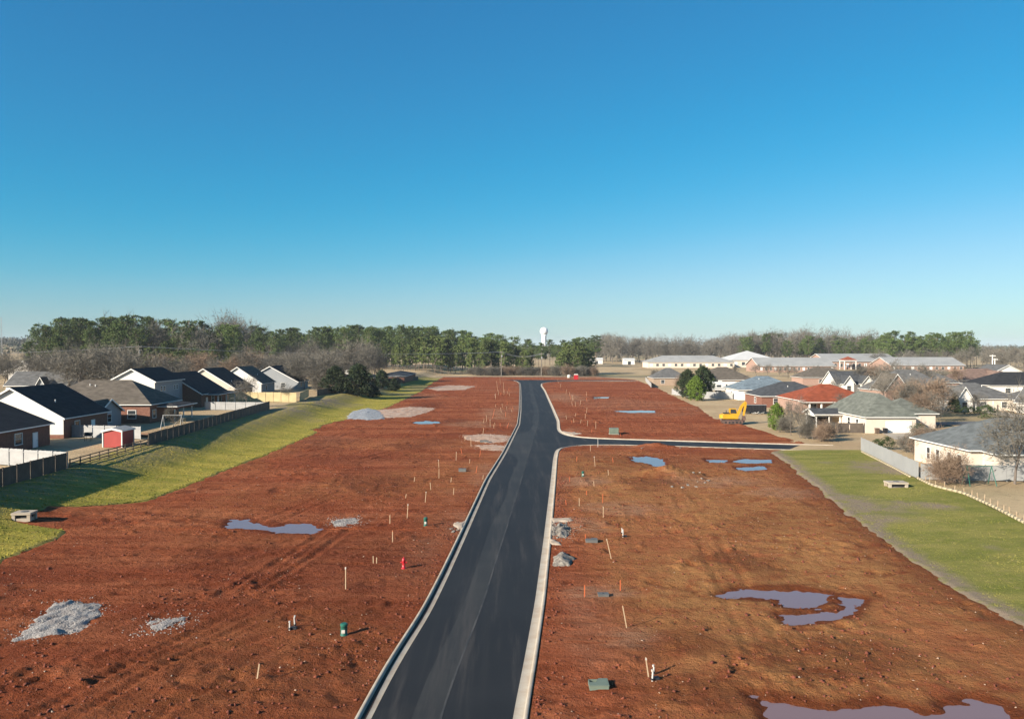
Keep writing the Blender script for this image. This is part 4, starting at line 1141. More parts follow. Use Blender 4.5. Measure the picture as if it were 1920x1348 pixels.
# black dump container with debris
def container():
    x, y = G(1414, 775)
    r = tag(empty('dump_container', (x, y, 0), -.03), 'black open dump container behind the excavator', 'container')
    L_, W_, Hh = 5.6, 2.3, 2.2
    k = MB()
    k.box(-L_ / 2, L_ / 2, -W_ / 2, -W_ / 2 + .08, .35, Hh); k.box(-L_ / 2, L_ / 2, W_ / 2 - .08, W_ / 2, .35, Hh)
    k.box(-L_ / 2, -L_ / 2 + .08, -W_ / 2 + .08, W_ / 2 - .08, .35, Hh); k.box(L_ / 2 - .08, L_ / 2, -W_ / 2 + .08, W_ / 2 - .08, .35, Hh)
    k.box(-L_ / 2 + .08, L_ / 2 - .08, -W_ / 2 + .08, W_ / 2 - .08, .35, .45)
    k.build('body', mblk, r)
    for i in range(8): MB().box(-L_ / 2 + .3 + i * .7, -L_ / 2 + .42 + i * .7, -W_ / 2 - .07, -W_ / 2 - .002, .4, Hh).build('rib', mblk, r)
    MB().box(-L_ / 2, L_ / 2, -W_ / 2 - .06, -W_ / 2 + .1, Hh + .003, Hh + .1).build('top_rail', msteel, r)
    for sx_ in (-.6, .4):
        for sy_ in (-1.0, 1.0): MB().tube((sx_, sy_ - .12, .36), (sx_, sy_ + .12, .36), .36, .36, 12).build('wheel', mblk, r)
    MB().obar((L_ / 2, 0, .4), (L_ / 2 + 1.3, 0, .4), .12, .12).build('tongue', mblk, r)
    for i in range(14):
        q = MB(); a, b = R.uniform(-1.2, 2.2), R.uniform(-2.1, -1.35); w = R.uniform(.15, .4)
        q.obar((a - w, b, R.uniform(.05, .3)), (a + w, b + R.uniform(-.2, .2), R.uniform(.1, .55)), w * .8, .06)
        tag(q.build('scrap_board', mpvc, None, (x, y, .02)), 'pale scrap piece heaped before the black dump container', 'scrap', 'scrap before the dump container')
container()

# ------------------------------------------------------------------ site things
def zdirt(x, y):
    h_, _ = dirt_h(np.array([x]), np.array([y])); return float(h_[0])
# fire hydrant
def hydrant(x, y, z):
    r = tag(empty('fire_hydrant', (x, y, z)), 'red fire hydrant standing left of the road', 'hydrant')
    MB().lathe([(.19, 0), (.19, .05), (.13, .06), (.125, .56), (.15, .58), (.15, .62)], 18).build('barrel', mredp, r, None, True)
    MB().lathe([(.155, .621), (.15, .68), (.12, .76), (.06, .82), (.045, .83)], 18).build('bonnet', mredp, r, None, True)
    MB().lathe([(.04, .831), (.04, .90), (.025, .905)], 5).build('operating_nut', mredp, r)
    for a in (0, math.pi):
        d = Vector((math.cos(a), math.sin(a), 0))
        n_ = MB().tube(d * .12 + Vector((0, 0, .48)), d * .22 + Vector((0, 0, .48)), .06, .06, 12).build('nozzle', mredp, r)
        MB().tube(d * .221 + Vector((0, 0, .48)), d * .26 + Vector((0, 0, .48)), .075, .07, 10).build('cap', mredp, n_)
    n_ = MB().tube((0, -.12, .42), (0, -.23, .42), .085, .085, 14).build('pumper_nozzle', mredp, r)
    MB().tube((0, -.231, .42), (0, -.28, .42), .10, .095, 10).build('cap', mredp, n_)
    for i in range(6):
        a = i * math.pi / 3; MB().tube((.165 * math.cos(a), .165 * math.sin(a), .051), (.165 * math.cos(a), .165 * math.sin(a), .075), .018, .018, 6).build('bolt', mredp, r)
x, y = G(757, 1068); hydrant(x, y, zdirt(x, y))
def pedestal(px, py, hh, label, m=mgreen, rad=.16):
    x, y = G(px, py)
    r = tag(empty('utility_pedestal', (x, y, zdirt(x, y) - .03)), label, 'pedestal', 'green utility pedestals')
    MB().lathe([(rad * 1.15, 0), (rad * 1.15, .06), (rad, .07), (rad, hh * .8), (rad * 1.05, hh * .81)], 16).build('body', m, r, None, True)
    MB().lathe([(rad * 1.12, hh * .811), (rad * 1.12, hh * .94), (rad * .8, hh)], 16).build('cap', m, r)
    MB().box(-rad * .5, rad * .5, -rad * 1.22, -rad * .98, hh * .3, hh * .55).build('label_plate', mpvc, r)
pedestal(645, 1192, .75, 'green utility pedestal nearest the camera, left of the road', mgreen, .2)
pedestal(798, 988, .85, 'green utility pedestal beside the tan apron left of the road', mgreen, .17)
pedestal(1093, 894, .7, 'green utility pedestal right of the road near the junction', mgreen, .17)
def pipes(pts, label):
    xs_ = [G(a, b) for a, b, _ in pts]; x0, y0 = xs_[0]
    r = tag(empty('pipe_stub', (x0, y0, zdirt(x0, y0) - .05)), label, 'pipe', 'white pipe stubs')
    for (x, y), (_, _, hh) in zip(xs_, pts):
        p_ = MB().tube((x - x0, y - y0, 0), (x - x0 + R.uniform(-.04, .04), y - y0, hh), .045, .045, 10).build('pipe', mpvc, r)
        MB().tube((x - x0, y - y0, hh + .002), (x - x0, y - y0, hh + .1), .055, .055, 10).build('cap', mpvc, p_)
        MB().tube((x - x0, y - y0, .12), (x - x0, y - y0, .2), .085, .085, 10).build('collar', mblk, p_)
    MB().box(.02, .38, .05, .35, 0, .18).build('meter_base', mblk, r)
pipes([(543, 1185, .5), (553, 1178, .62)], 'pair of white pipe stubs left of the nearest green pedestal')
pipes([(1223, 1281, .55), (1225, 1268, .45)], 'striped white pipe stubs beside a leaning stake in the right foreground')
pipes([(1168, 1009, .65), (1166, 1003, .5)], 'pair of white pipe stubs in the middle of the right field')
def meter_box(px, py, w, d, hh, label, m, open_=False, rz=0.0):
    x, y = G(px, py)
    r = tag(empty('meter_box', (x, y, zdirt(x, y) - .04), rz), label, 'utility box', 'utility boxes')
    t = .05
    k = MB(); k.box(-w / 2, w / 2, -d / 2, -d / 2 + t, 0, hh); k.box(-w / 2, w / 2, d / 2 - t, d / 2, 0, hh); k.box(-w / 2, -w / 2 + t, -d / 2 + t, d / 2 - t, 0, hh); k.box(w / 2 - t, w / 2, -d / 2 + t, d / 2 - t, 0, hh)
    k.build('box_rim', m, r)
    MB().box(-w / 2 + t, w / 2 - t, -d / 2 + t, d / 2 - t, .02, hh * .45).build('inner_floor', mblk, r)
    if open_:
        MB().prism([(-w / 2 - .02, -d / 2 - .02), (w / 2 + .02, -d / 2 - .02), (w / 2 + .02, d / 2 + .02), (w * .05, d / 2 + .02), (-w * .15, 0.0), (-w / 2 - .02, -.02)], 'z', hh + .003, hh + .04).build('lid', m, r)
    else:
        MB().box(-w / 2 - .02, w / 2 + .02, -d / 2 - .02, d / 2 + .02, hh + .003, hh + .05).build('lid', m, r)
        MB().box(-.06, .06, -.03, .03, hh + .051, hh + .07).build('lid_handle', mblk, r)
meter_box(1122, 1290, .95, .85, .22, 'grey-green meter box with open lid in the right foreground', mgreen_p, True)
meter_box(1109, 1018, 1.0, .7, .25, 'grey meter box beside the leaning stake right of the road', mgbox, True)
meter_box(1131, 1120, .7, .5, .15, 'low dark meter box between two orange stakes', mgbox)
meter_box(867, 885, 1.0, .6, .4, 'pale grey meter box left of the road near a tan stake', mgbox)
meter_box(908, 830, 1.5, .7, .3, 'low grey meter box on the tan gravel left of the road', mgbox)
x, y = G(1151, 815)
r = tag(empty('transformer_box', (x, y, zdirt(x, y))), 'green pad-mounted transformer in the field beyond the cross street', 'transformer')
MB().box(-.95, .95, -.75, .75, 0, .12).build('pad', mconc, r)
MB().prism([(-.7, .121), (.7, .121), (.7, 1.15), (.55, 1.25), (-.7, 1.25)], 'x', -.85, .85).build('cabinet', mgreen_p, r)
MB().box(-.8, -.02, -.73, -.702, .18, 1.1).build('door', mgreen_p, r); MB().box(.02, .8, -.73, -.702, .18, 1.1).build('door', mgreen_p, r)
# concrete drain inlets
def inlet(x, y, z, w, d, hh, label, rz=0.0):
    r = tag(empty('drain_inlet', (x, y, z), rz), label, 'drain inlet', 'concrete drain inlets')
    k = MB()
    for a in (-1, 1):
        for b in (-1, 1):
            k.box(a * w / 2 - .15, a * w / 2 + .15, b * d / 2 - .15, b * d / 2 + .15, -.2, hh)
    k.box(-w / 2, w / 2, -d / 2 - .1, d / 2 + .1, -.25, .06)
    k.build('corner_pier', mconc, r)
    MB().box(-w / 2 - .2, w / 2 + .2, -d / 2 - .2, d / 2 + .2, hh + .003, hh + .2).build('top_slab', mconc, r)
    MB().tube((0, 0, hh + .203), (0, 0, hh + .24), .33, .33, 18).build('manhole_cover', mgbox, r)
    MB().box(-w / 2 + .16, w / 2 - .16, -d / 2 + .1, d / 2 - .1, .062, hh - .02).build('opening', mblk, r)
x, y = G(46, 976, .5); inlet(x, y, float(terr(x, y)) + .25, 1.35, 1.1, .4, 'white concrete drain inlet at the end of the left grass bank', .1)
x, y = G(1680, 914, .2); inlet(x, y, float(terr(x, y)) + .1, 1.9, 1.2, .45, 'concrete drain inlet in the right grass strip', -.05)

# heaps and patches of gravel (low mounds with ragged outlines)
def heap(name, label, cat, pts, hh, m, seed, tr=0.0, n=46, lift=.04, group=None):
    pg = [G(*q) for q in pts]
    xs_, ys_ = [a for a, b in pg], [b for a, b in pg]
    x0, x1, y0, y1 = min(xs_) - .8, max(xs_) + .8, min(ys_) - .8, max(ys_) + .8
    X, Y = np.meshgrid(np.linspace(x0, x1, n), np.linspace(y0, y1, n))
    d = poly_sd(X, Y, pg) + .55 * fbm(X * .9, Y * .9, seed, 4, .65)
    rad = min(x1 - x0, y1 - y0) / 2
    hgt = hh * np.clip(-d / (rad * .85), -.3, 1) + tr * fbm(X * .5 + Y * .8, (X - Y * .4) * 2.2, seed + 3, 3) + .03 * fbm(X * 3, Y * 3, seed + 5, 2)
    base, _ = dirt_h(X, Y)
    Z = base + lift + hgt
    Z = np.where(d > 0, np.minimum(Z, base - .02 - d * .2), Z)
    cx_, cy_ = (x0 + x1) / 2, (y0 + y1) / 2
    o = link(name, grid_mesh(name, X - cx_, Y - cy_, Z, m, None, True), None, None, (cx_, cy_, 0))
    if 'gravel' in name:
        rs = np.random.RandomState(seed); n_ = 900
        sx_, sy_ = rs.uniform(x0 - .8, x1 + .8, n_), rs.uniform(y0 - .8, y1 + .8, n_)
        dd = poly_sd(sx_, sy_, pg) + .8 * fbm(sx_ * .9, sy_ * .9, seed, 4, .65)
        k_ = dd < rs.exponential(.5, n_)
        sx_, sy_, dd = sx_[k_], sy_[k_], dd[k_]
        if len(sx_):
            sz = rs.uniform(.02, .065, len(sx_)) * (1 + .003 * cy_)
            zb = dirt_h(sx_, sy_)[0] + np.where(dd < 0, lift + hh * np.clip(-dd / (rad * .85), 0, 1), 0)
            ob = np.array([(1, 0, 0), (-1, 0, 0), (0, 1, 0), (0, -1, 0), (0, 0, 1), (0, 0, -1)], float)
            ff = np.array([(0, 2, 4), (2, 1, 4), (1, 3, 4), (3, 0, 4), (2, 0, 5), (1, 2, 5), (3, 1, 5), (0, 3, 5)])
            VV = ob[None] * (sz[:, None, None] * rs.uniform(.6, 1.2, (len(sx_), 6, 1))) + np.stack([sx_ - cx_, sy_ - cy_, zb], 1)[:, None]
            TT = (ff[None] + (np.arange(len(sx_)) * 6)[:, None, None]).reshape(-1, 3)
            tag(link('loose_gravel', tri_mesh('loose_gravel', VV.reshape(-1, 3), TT, m), None, o), kind='stuff')
    return tag(o, label, cat, group)
gp = 'gravel spread on the clay'
heap('gravel_patch', 'large pale gravel patch with tyre marks at the lower left', 'gravel', [(28, 1204), (60, 1166), (108, 1136), (150, 1127), (186, 1136), (186, 1160), (150, 1184), (100, 1200)], .14, mgravel, 201, .12, 60, .05, gp)
heap('gravel_patch', 'small broken gravel patch right of the large pale one', 'gravel', [(280, 1170), (300, 1161), (352, 1161), (356, 1170), (330, 1180), (285, 1190)], .05, mgravel, 207, .10, 40, .02, gp)
heap('gravel_patch', 'whitish gravel streak at the end of the long blue puddle', 'gravel', [(626, 976), (668, 972), (672, 980), (640, 987), (628, 985)], .06, mgravel, 211, .06, 36, .03, gp)
heap('gravel_pile', 'steep blue-grey gravel pile at the edge of the left grass', 'gravel', [(648, 786), (662, 772), (690, 766), (712, 772), (722, 786), (690, 788)], 0.35, mgravel_b, 215, .14, 50, .1, gp)
heap('gravel_patch', 'tan gravel spread trailing right from the blue-grey pile', 'gravel', [(700, 770), (770, 764), (818, 766), (800, 774), (770, 782), (712, 785)], .15, mgravel_t, 219, .1, 50, .05, gp)
heap('gravel_patch', 'thin pale gravel patch near the far end of the left field', 'gravel', [(800, 728), (840, 723), (892, 725), (870, 731), (820, 733)], .2, mgravel_t, 223, .1, 40, .06, gp)
heap('gravel_patch', 'tan gravel strip leading from the road to the tan stakes', 'gravel', [(868, 818), (905, 815), (960, 818), (955, 829), (910, 831), (875, 825)], .06, mgravel_t, 227, .05, 44, .03, gp)
heap('gravel_patch', 'second tan gravel strip just below the first beside the road', 'gravel', [(890, 836), (925, 834), (950, 838), (944, 846), (905, 845)], .06, mgravel_t, 229, .05, 40, .03, gp)
heap('gravel_patch', 'rough rubble patch beside the right kerb', 'gravel', [(1033, 986), (1066, 982), (1070, 998), (1064, 1010), (1034, 1010)], .22, mrubble, 231, .35, 40, .05, gp)
heap('concrete_washout', 'smooth grey concrete lump beside the right kerb', 'concrete lump', [(1034, 1052), (1050, 1040), (1064, 1042), (1074, 1052), (1066, 1063), (1040, 1063)], .62, mrubble, 237, .04, 36, .1)
for i, (pts, lb) in enumerate((([(1034, 974), (1068, 975), (1071, 982), (1050, 981), (1034, 985)], 'tan concrete apron above the rubble by the right kerb'),
                               ([(1030, 1012), (1050, 1018), (1052, 1023), (1030, 1025)], 'small wedge of concrete between rubble and grey lump'),
                               ([(848, 990), (858, 982), (876, 976), (872, 993), (858, 993)], 'pale concrete wedge at the left kerb'),
                               ([(1050, 808), (1090, 815), (1075, 817), (1052, 813)], 'tan concrete apron at the junction corner'))):
    heap('concrete_apron', lb, 'apron', pts, .10, mconc2, 241 + i * 4, .02, 30, .07, 'concrete aprons beside the kerbs')

# broken concrete beside the clay mound
def chunk(px, py, s, lb, gname):
    x, y = G(px, py); r_ = np.random.RandomState(int(px * 7 + py)); V = []
    for q in ((-1, -1, -1), (1, -1, -1), (1, 1, -1), (-1, 1, -1), (-1, -1, 1), (1, -1, 1), (1, 1, 1), (-1, 1, 1)):
        V.append(tuple(np.array(q) * s * np.array((1, .7, .35)) * r_.uniform(.6, 1.1, 3)))
    o = MB().add(V, [(3, 2, 1, 0), (4, 5, 6, 7), (0, 1, 5, 4), (1, 2, 6, 5), (2, 3, 7, 6), (3, 0, 4, 7)]).build('concrete_chunk', mrubble, None, (x, y, zdirt(x, y) + s * .2))
    o.rotation_euler = (r_.uniform(-.3, .3), r_.uniform(-.3, .3), r_.uniform(0, 6))
    tag(o, lb, 'rubble', gname)
for q in ((1300, 895), (1308, 905), (1316, 900), (1322, 907), (1290, 912), (1305, 914), (1280, 917), (1312, 892), (1328, 903), (1260, 916)):
    chunk(*q, R.uniform(.1, .24), 'pale broken concrete lying at the foot of the clay mound', 'rubble at the clay mound')
for q in ((1206, 841), (1200, 836), (1275, 842), (1203, 846)):
    chunk(*q, R.uniform(.15, .3), 'pale chunk beside the mound on the cross street', 'rubble at the cross street mound')
for q in ((858, 996), (852, 990), (850, 999), (846, 994)):
    chunk(*q, R.uniform(.1, .22), 'small pale chunk beside the wedge at the left kerb', 'rubble at the left kerb')

# survey stakes
def stake(px, py, hpx, m, lean=0.0, label=None, w=.065):
    x, y = G(px, py); hh = hpx * y / FPX
    o = MB().obar((0, 0, -.2), (lean * y / FPX, R.uniform(-.1, .1), hh), w, w * .6, (0, 1, 0))
    root = tag(empty('survey_stake', (x, y, zdirt(x, y))), label, 'stake', 'survey stakes beside the road')
    o.build('shaft', m, root)
    if m is mwood and hh > .9:
        t0 = Vector((lean * y / FPX, 0, hh))
        MB().obar(tuple(t0 * .90), tuple(t0 * .985), w * 1.25, w * .9, (0, 1, 0)).build('painted_top', morange if R.random() < .35 else mpvc, root)
T_, O_ = mwood, morange
special = [(648, 1109, 42, T_, 0, 'tall upright tan stake below and left of the hydrant'), (481, 1284, 28, T_, 5, 'lone leaning tan stake at the bottom left'),
    (736, 1016, 22, T_, 0, 'tan stake above the hydrant, nearest the long puddle'), (731, 983, 15, T_, 0, 'short tan stake between the puddle and the green pedestal'),
    (763, 973, 27, T_, 2, 'tall tan stake left of the green pedestal by the apron'), (797, 943, 20, T_, 2, 'tan stake above the green pedestal by the apron'),
    (700, 1058, 14, T_, 0, 'left one of two thin stakes beside the hydrant'), (706, 1058, 11, T_, 0, 'right one of two thin stakes beside the hydrant'),
    (1176, 1180, 42, T_, -9, 'long stake leaning left in the right foreground'), (1147, 1051, 38, T_, -10, 'long stake leaning left beside the grey meter box'),
    (1131, 974, 21, T_, 0, 'upright tan stake right of the rubble patch'), (1217, 1272, 36, T_, -6, 'stake beside the striped pipe stubs'),
    (1096, 1122, 22, O_, 0, 'orange stake left of the low meter box'), (1163, 1110, 20, O_, 0, 'orange stake right of the low meter box'),
    (1116, 876, 19, T_, -2, 'tan stake above the right green pedestal'), (1121, 839, 17, mpvc, 0, 'white marker post at the cross street mouth'),
    (1086, 951, 15, T_, 0, 'thin tan stake beside the road above the rubble'), (1130, 945, 17, O_, 0, 'thin orange stake right of the rubble patch')]
for s_ in special: stake(*s_)
for q in ((808, 919, 14), (850, 929, 13), (823, 897, 18), (823, 878, 15), (855, 864, 16), (883, 838, 14), (871, 827, 8), (905, 816, 13), (919, 801, 14), (912, 791, 12), (906, 793, 8), (940, 774, 9), (930, 764, 6), (929, 749, 11), (935, 741, 9), (933, 733, 18), (944, 737, 20), (938, 722, 14)):
    stake(*q, T_, R.uniform(-2, 2), 'tan survey stake in the row left of the road')
for q in ((866, 851, 9), (899, 857, 12), (892, 888, 13), (923, 785, 9), (948, 782, 9), (951, 800, 6), (938, 800, 6), (962, 770, 6), (955, 735, 6)):
    stake(*q, O_, R.uniform(-2, 3), 'small orange marker in the row left of the road')
for q in ((1141, 893, 10), (1114, 914, 9), (1107, 846, 11)):
    stake(*q, T_, R.uniform(-2, 2), 'short tan stake right of the road below the cross street')
for q in ((1081, 866, 9), (1163, 790 + 30, 5), (1109, 812, 6)):
    stake(*q, O_, R.uniform(-1, 1), 'small orange marker right of the road near the cross street')
for q in ((1117, 805, 15), (1101, 800, 10), (1097, 786, 10), (1099, 776, 11), (1079, 763, 9), (1087, 760, 9), (1073, 751, 10), (1069, 743, 8), (1061, 739, 9), (1050, 728, 8), (1047, 719, 7)):
    stake(*q, T_, R.uniform(-2, 2), 'tan stake in the row right of the road beyond the junction')

for i_ in range(16):
    px_ = R.uniform(925, 965); py_ = R.uniform(735, 815)
    if px_ < 968 - (py_ - 780 if py_ > 795 else 0) * .7: stake(px_, py_, R.uniform(5, 10), R.choice((T_, O_, T_)), R.uniform(-2, 2), 'short marker in the crowded rows left of the road beyond the junction')
for i_ in range(10):
    stake(R.uniform(1050, 1112), R.uniform(738, 800), R.uniform(5, 10), R.choice((T_, O_)), R.uniform(-2, 2), 'short marker in the rows right of the road beyond the junction')
for q in ((1068, 905, 9), (1100, 930, 8), (1062, 948, 9), (1150, 868, 9), (1098, 1012, 8)):
    stake(*q, O_, R.uniform(-2, 2), 'small orange marker right of the road between junction and rubble')
for q in ((776, 905, 9), (905, 900, 8), (760, 935, 8), (880, 870, 8), (845, 905, 9)):
    stake(*q, T_, R.uniform(-2, 2), 'thin low stake in the left field near the road')

# poles, wires, tower, mast
def pole(x, y, z, hh, label, arms=1):
    r = tag(empty('utility_pole', (x, y, z)), label, 'pole', 'utility poles')
    MB().tube((0, 0, -.5), (0, 0, hh), .24, .17, 8).build('pole_shaft', mpole, r)
    for i in range(arms):
        a = MB().box(-1.4, 1.4, -.3, -.18, hh - .8 - i * 1.4, hh - .65 - i * 1.4).build('crossarm', mpole, r)
        for q in (-1.3, -.5, .5, 1.3): MB().lathe([(.06, 0), (.09, .1), (.04, .22)], 8, (q, -.24, hh - .648 - i * 1.4)).build('insulator', msteel, a)
    MB().tube((.4, 0, hh - 3.4), (.4, 0, hh - 2.4), .3, .3, 10).build('pole_transformer', msteel, r)
    return r
pA = G(940, 706); pole(pA[0], pA[1], 0, 14.5, 'utility pole at the end of the field left of the road')
pB = G(1015, 705); pole(pB[0], pB[1], 0, 13.5, 'utility pole right of the road end before the dark pines')
pC = (-154, 330.0); pole(pC[0], pC[1], PLAT, 15.5, 'utility pole rising from the bare trees left', 2)
def wire(a, b, label):
    k = MB(); prev = None
    for i in range(13):
        t = i / 12; q = Vector(a).lerp(Vector(b), t); q.z -= 4 * t * (1 - t) * 2.2
        if prev: k.tube(prev, q, .045, .045, 4, False)
        prev = q
    tag(k.build('power_line', msteel), label, 'wire', 'power lines')
for dx, dz in ((-1.3, 0), (0, 0), (1.3, 0)):
    wire((pA[0] + dx, pA[1], 13.95), (pB[0] + dx, pB[1], 12.95), 'wire strung between the two poles at the road end')
    wire((pC[0] + dx, pC[1], PLAT + 14.9), (pA[0] + dx, pA[1], 13.95), 'wire from the left pole to the pole at the road end')
    wire((pC[0] + dx, pC[1], PLAT + 14.9), (pC[0] - 150 + dx, pC[1] + 10, PLAT + 13), 'wire running left from the left pole')
r = tag(empty('water_tower', (60.0, 1500, 0)), 'white water tower with bulbous tank above the treetops', 'water tower')
mtow = M('tower_white', (1.1, 1.1, 1.1), (1.05, 1.05, 1.05), .05, .5)
MB().lathe([(6.5, 0), (4.8, 4), (4.3, 30), (4.6, 36), (5.2, 40)], 24).build('pedestal', mtow, r, None, True)
MB().lathe([(5.2, 40.01), (7.0, 42.3), (7.6, 45), (7.4, 48), (6.2, 50.8), (3.4, 52.6), (.3, 53.2)], 28).build('tank', mtow, r, None, True)
MB().lathe([(.6, 53.21), (.6, 54.2), (.2, 54.5)], 8).build('vent', msteel, r)
r = tag(empty('radio_mast', ((3 - CX) / FPX * 900, 900, 0)), 'thin lattice mast at the far left edge', 'mast')
for a in (0, 2.1, 4.2): MB().tube((.9 * math.cos(a), .9 * math.sin(a), 0), (.35 * math.cos(a), .35 * math.sin(a), 50), .16, .12, 5).build('leg', msteel, r)
for i in range(16): MB().obar((-.8 + i * .03, -.3, 3 * i), (.8 - i * .03, .3, 3 * i + 2.4), .14, .14).build('brace', msteel, r)
def mast(px, Y, top, label):
    x = (px - CX) / FPX * Y
    r = tag(empty('light_mast', (x, Y, 0)), label, 'mast', 'pale masts at the right')
    MB().tube((0, 0, 0), (0, 0, top), .35, .22, 8).build('pole_shaft', mtrim, r)
    k = MB(); k.box(-1.5, 1.5, -.2, .2, top - .6, top - .3); k.build('crossarm', mtrim, r)
    for q in (-1.2, -.4, .4, 1.2): MB().box(q - .25, q + .25, -.45, -.201, top - .75, top - .3).build('floodlight', mtrim, r)
mast(1861, 430, 12.6, 'left one of two pale masts at the right'); mast(1865.5, 440, 10.5, 'right one of two pale masts at the right')

# portable toilet and small white tank at the end of the road
x, y = G(1080, 712)
r = tag(empty('portable_toilet', (x, y, 0)), 'red portable cabin with a white roof at the end of the road', 'portable toilet')
MB().box(-1.05, 1.05, -1.0, 1.0, .15, 2.5).build('cabin', mredp, r); MB().box(-1.1, 1.1, -1.05, 1.05, 0, .149).build('skid', mblk, r)
MB().prism([(-1.1, 2.503), (1.1, 2.503), (.8, 3.0), (-.8, 3.0)], 'y', -1.05, 1.05).build('roof', mpvc, r)
d_ = MB().box(-.7, .7, -1.04, -1.002, .25, 2.3).build('door', mredp, r); MB().box(.5, .6, -1.08, -1.041, 1.2, 1.35).build('door_handle', msteel, d_)
x, y = G(1067, 709)
r = tag(empty('water_tank', (x, y, 0)), 'small white tank left of the red cabin', 'tank')
MB().lathe([(.9, .1), (1.0, .2), (1.0, 1.5), (.6, 1.9), (.25, 1.95)], 16).build('tank_body', mpvc, r, None, True)
MB().lathe([(.24, 1.951), (.24, 2.1)], 10).build('lid', mblk, r); MB().box(-1.1, 1.1, -1.1, 1.1, 0, .1).build('pallet', mwood, r)

# loose clods and stones on the clay
def clods(name, n, m, smin, smax, ymax, seed, label=None, kerbs=False):
    r = np.random.RandomState(seed)
    Y = 30 * (ymax / 30.0) ** r.rand(n * 3)
    X = xl(Y) + (xr(Y) - xl(Y)) * r.rand(n * 3)
    if kerbs:
        E = np.concatenate([eL[(eL[:, 1] > 30) & (eL[:, 1] < ymax)], eRS[(eRS[:, 1] > 30)]])
        sg = np.concatenate([-np.ones(((eL[:, 1] > 30) & (eL[:, 1] < ymax)).sum()), np.ones((eRS[:, 1] > 30).sum())])
        k_ = r.randint(0, len(E), n * 3)
        X = E[k_, 0] + sg[k_] * (.75 + r.exponential(.6, n * 3)); Y = E[k_, 1] + r.uniform(-1, 1, n * 3)
    H_, RD_ = dirt_h(X, Y)
    cl = fbm(X * 0.11, Y * 0.09, 31, 3) + (0.25 * (X < -8) * (Y < 60))
    keep = (RD_ > .9) & (H_ > .02) & (r.rand(n * 3) < .25 + 1.1 * np.clip(cl + .1, 0, 1))
    X, Y, H_ = X[keep][:n], Y[keep][:n], H_[keep][:n]
    s = smin * (smax / smin) ** (r.rand(len(X)) ** 2.6)
    o = np.array([(1, 0, 0), (-1, 0, 0), (0, 1, 0), (0, -1, 0), (0, 0, 1), (0, 0, -1)], float)
    f = np.array([(0, 2, 4), (2, 1, 4), (1, 3, 4), (3, 0, 4), (2, 0, 5), (1, 2, 5), (3, 1, 5), (0, 3, 5)])
    V = o[None] * (s[:, None, None] * r.uniform(.5, 1.2, (len(X), 6, 1)))
    V += r.uniform(-.3, .3, V.shape) * s[:, None, None]
    V[:, :, 2] *= .7
    V += np.stack([X, Y, H_ + s * .15], 1)[:, None]
    T = (f[None] + (np.arange(len(X)) * 6)[:, None, None]).reshape(-1, 3)
    return tag(link(name, tri_mesh(name, V.reshape(-1, 3), T, m)), label, 'soil', None, 'stuff')
clods('clay_clods', 15000, mclod, .025, .17, 150, 5, 'loose red clay clods scattered over the field')
clods('kerb_spoil', 2500, mclod, .03, .16, 150, 15, 'clay crumbs lying along the kerbs', True)
clods('loose_stones', 2600, mstone, .025, .09, 150, 6, 'pale stones scattered over the red clay')
# short grass tufts on both grass strips
def tufts(name, n, ya, yb, fa, fb, m, seed, label, k=1.0):
    r = np.random.RandomState(seed)
    Y = ya * (yb / ya) ** r.rand(n); t = r.rand(n); X = fa(Y) + (fb(Y) - fa(Y)) * t
    Z = terr(X, Y) + .09
    h_ = k * r.uniform(.06, .16, n); a = r.rand(n) * math.pi; w = r.uniform(.05, .13, n)
    lx_, ly_ = r.normal(0, .08, n), r.normal(0, .08, n)
    V = np.stack([np.stack([X - np.cos(a) * w, Y - np.sin(a) * w, Z], 1), np.stack([X + np.cos(a) * w, Y + np.sin(a) * w, Z], 1), np.stack([X + lx_, Y + ly_, Z + h_], 1)], 1)
    return tag(link(name, tri_mesh(name, V.reshape(-1, 3), np.arange(3 * n).reshape(n, 3), m)), label, 'grass', None, 'stuff')
mtuft = M('grass_blades', (0.20, 0.225, 0.045), (0.30, 0.28, 0.08), .5, .95)
tufts('grass_tufts', 30000, 60, 260, lambda y: y * 0 - 53.5, lambda y: xl(y) - .2, mgrassL, 21, 'tufts of grass on the left bank')
tufts('grass_tufts', 26000, 42, 129, lambda y: xr(y) + .8, lambda y: y * 0 + np.interp(y, [30, 74, 99, 128], [45, 48, 50.5, 55]), mgrassR, 22, 'tufts of grass on the right strip', .7)
# ------------------------------------------------------------------ trees
def tube_np(VV, FF, p0, p1, r0, r1, n):
    d = p1 - p0; L_ = np.linalg.norm(d)
    if L_ < 1e-5: return
    d = d / L_
    s = np.cross(d, (0, 0, 1.0)); q = np.linalg.norm(s)
    s = np.array((1.0, 0, 0)) if q < 1e-3 else s / q
    t = np.cross(d, s); k = len(VV)
    for p, r in ((p0, r0), (p1, r1)):
        for i in range(n):
            a = 2 * math.pi * i / n
            VV.append(p + (s * math.cos(a) + t * math.sin(a)) * r)
    for i in range(n): FF.append((k + i, k + (i + 1) % n, k + n + (i + 1) % n, k + n + i))

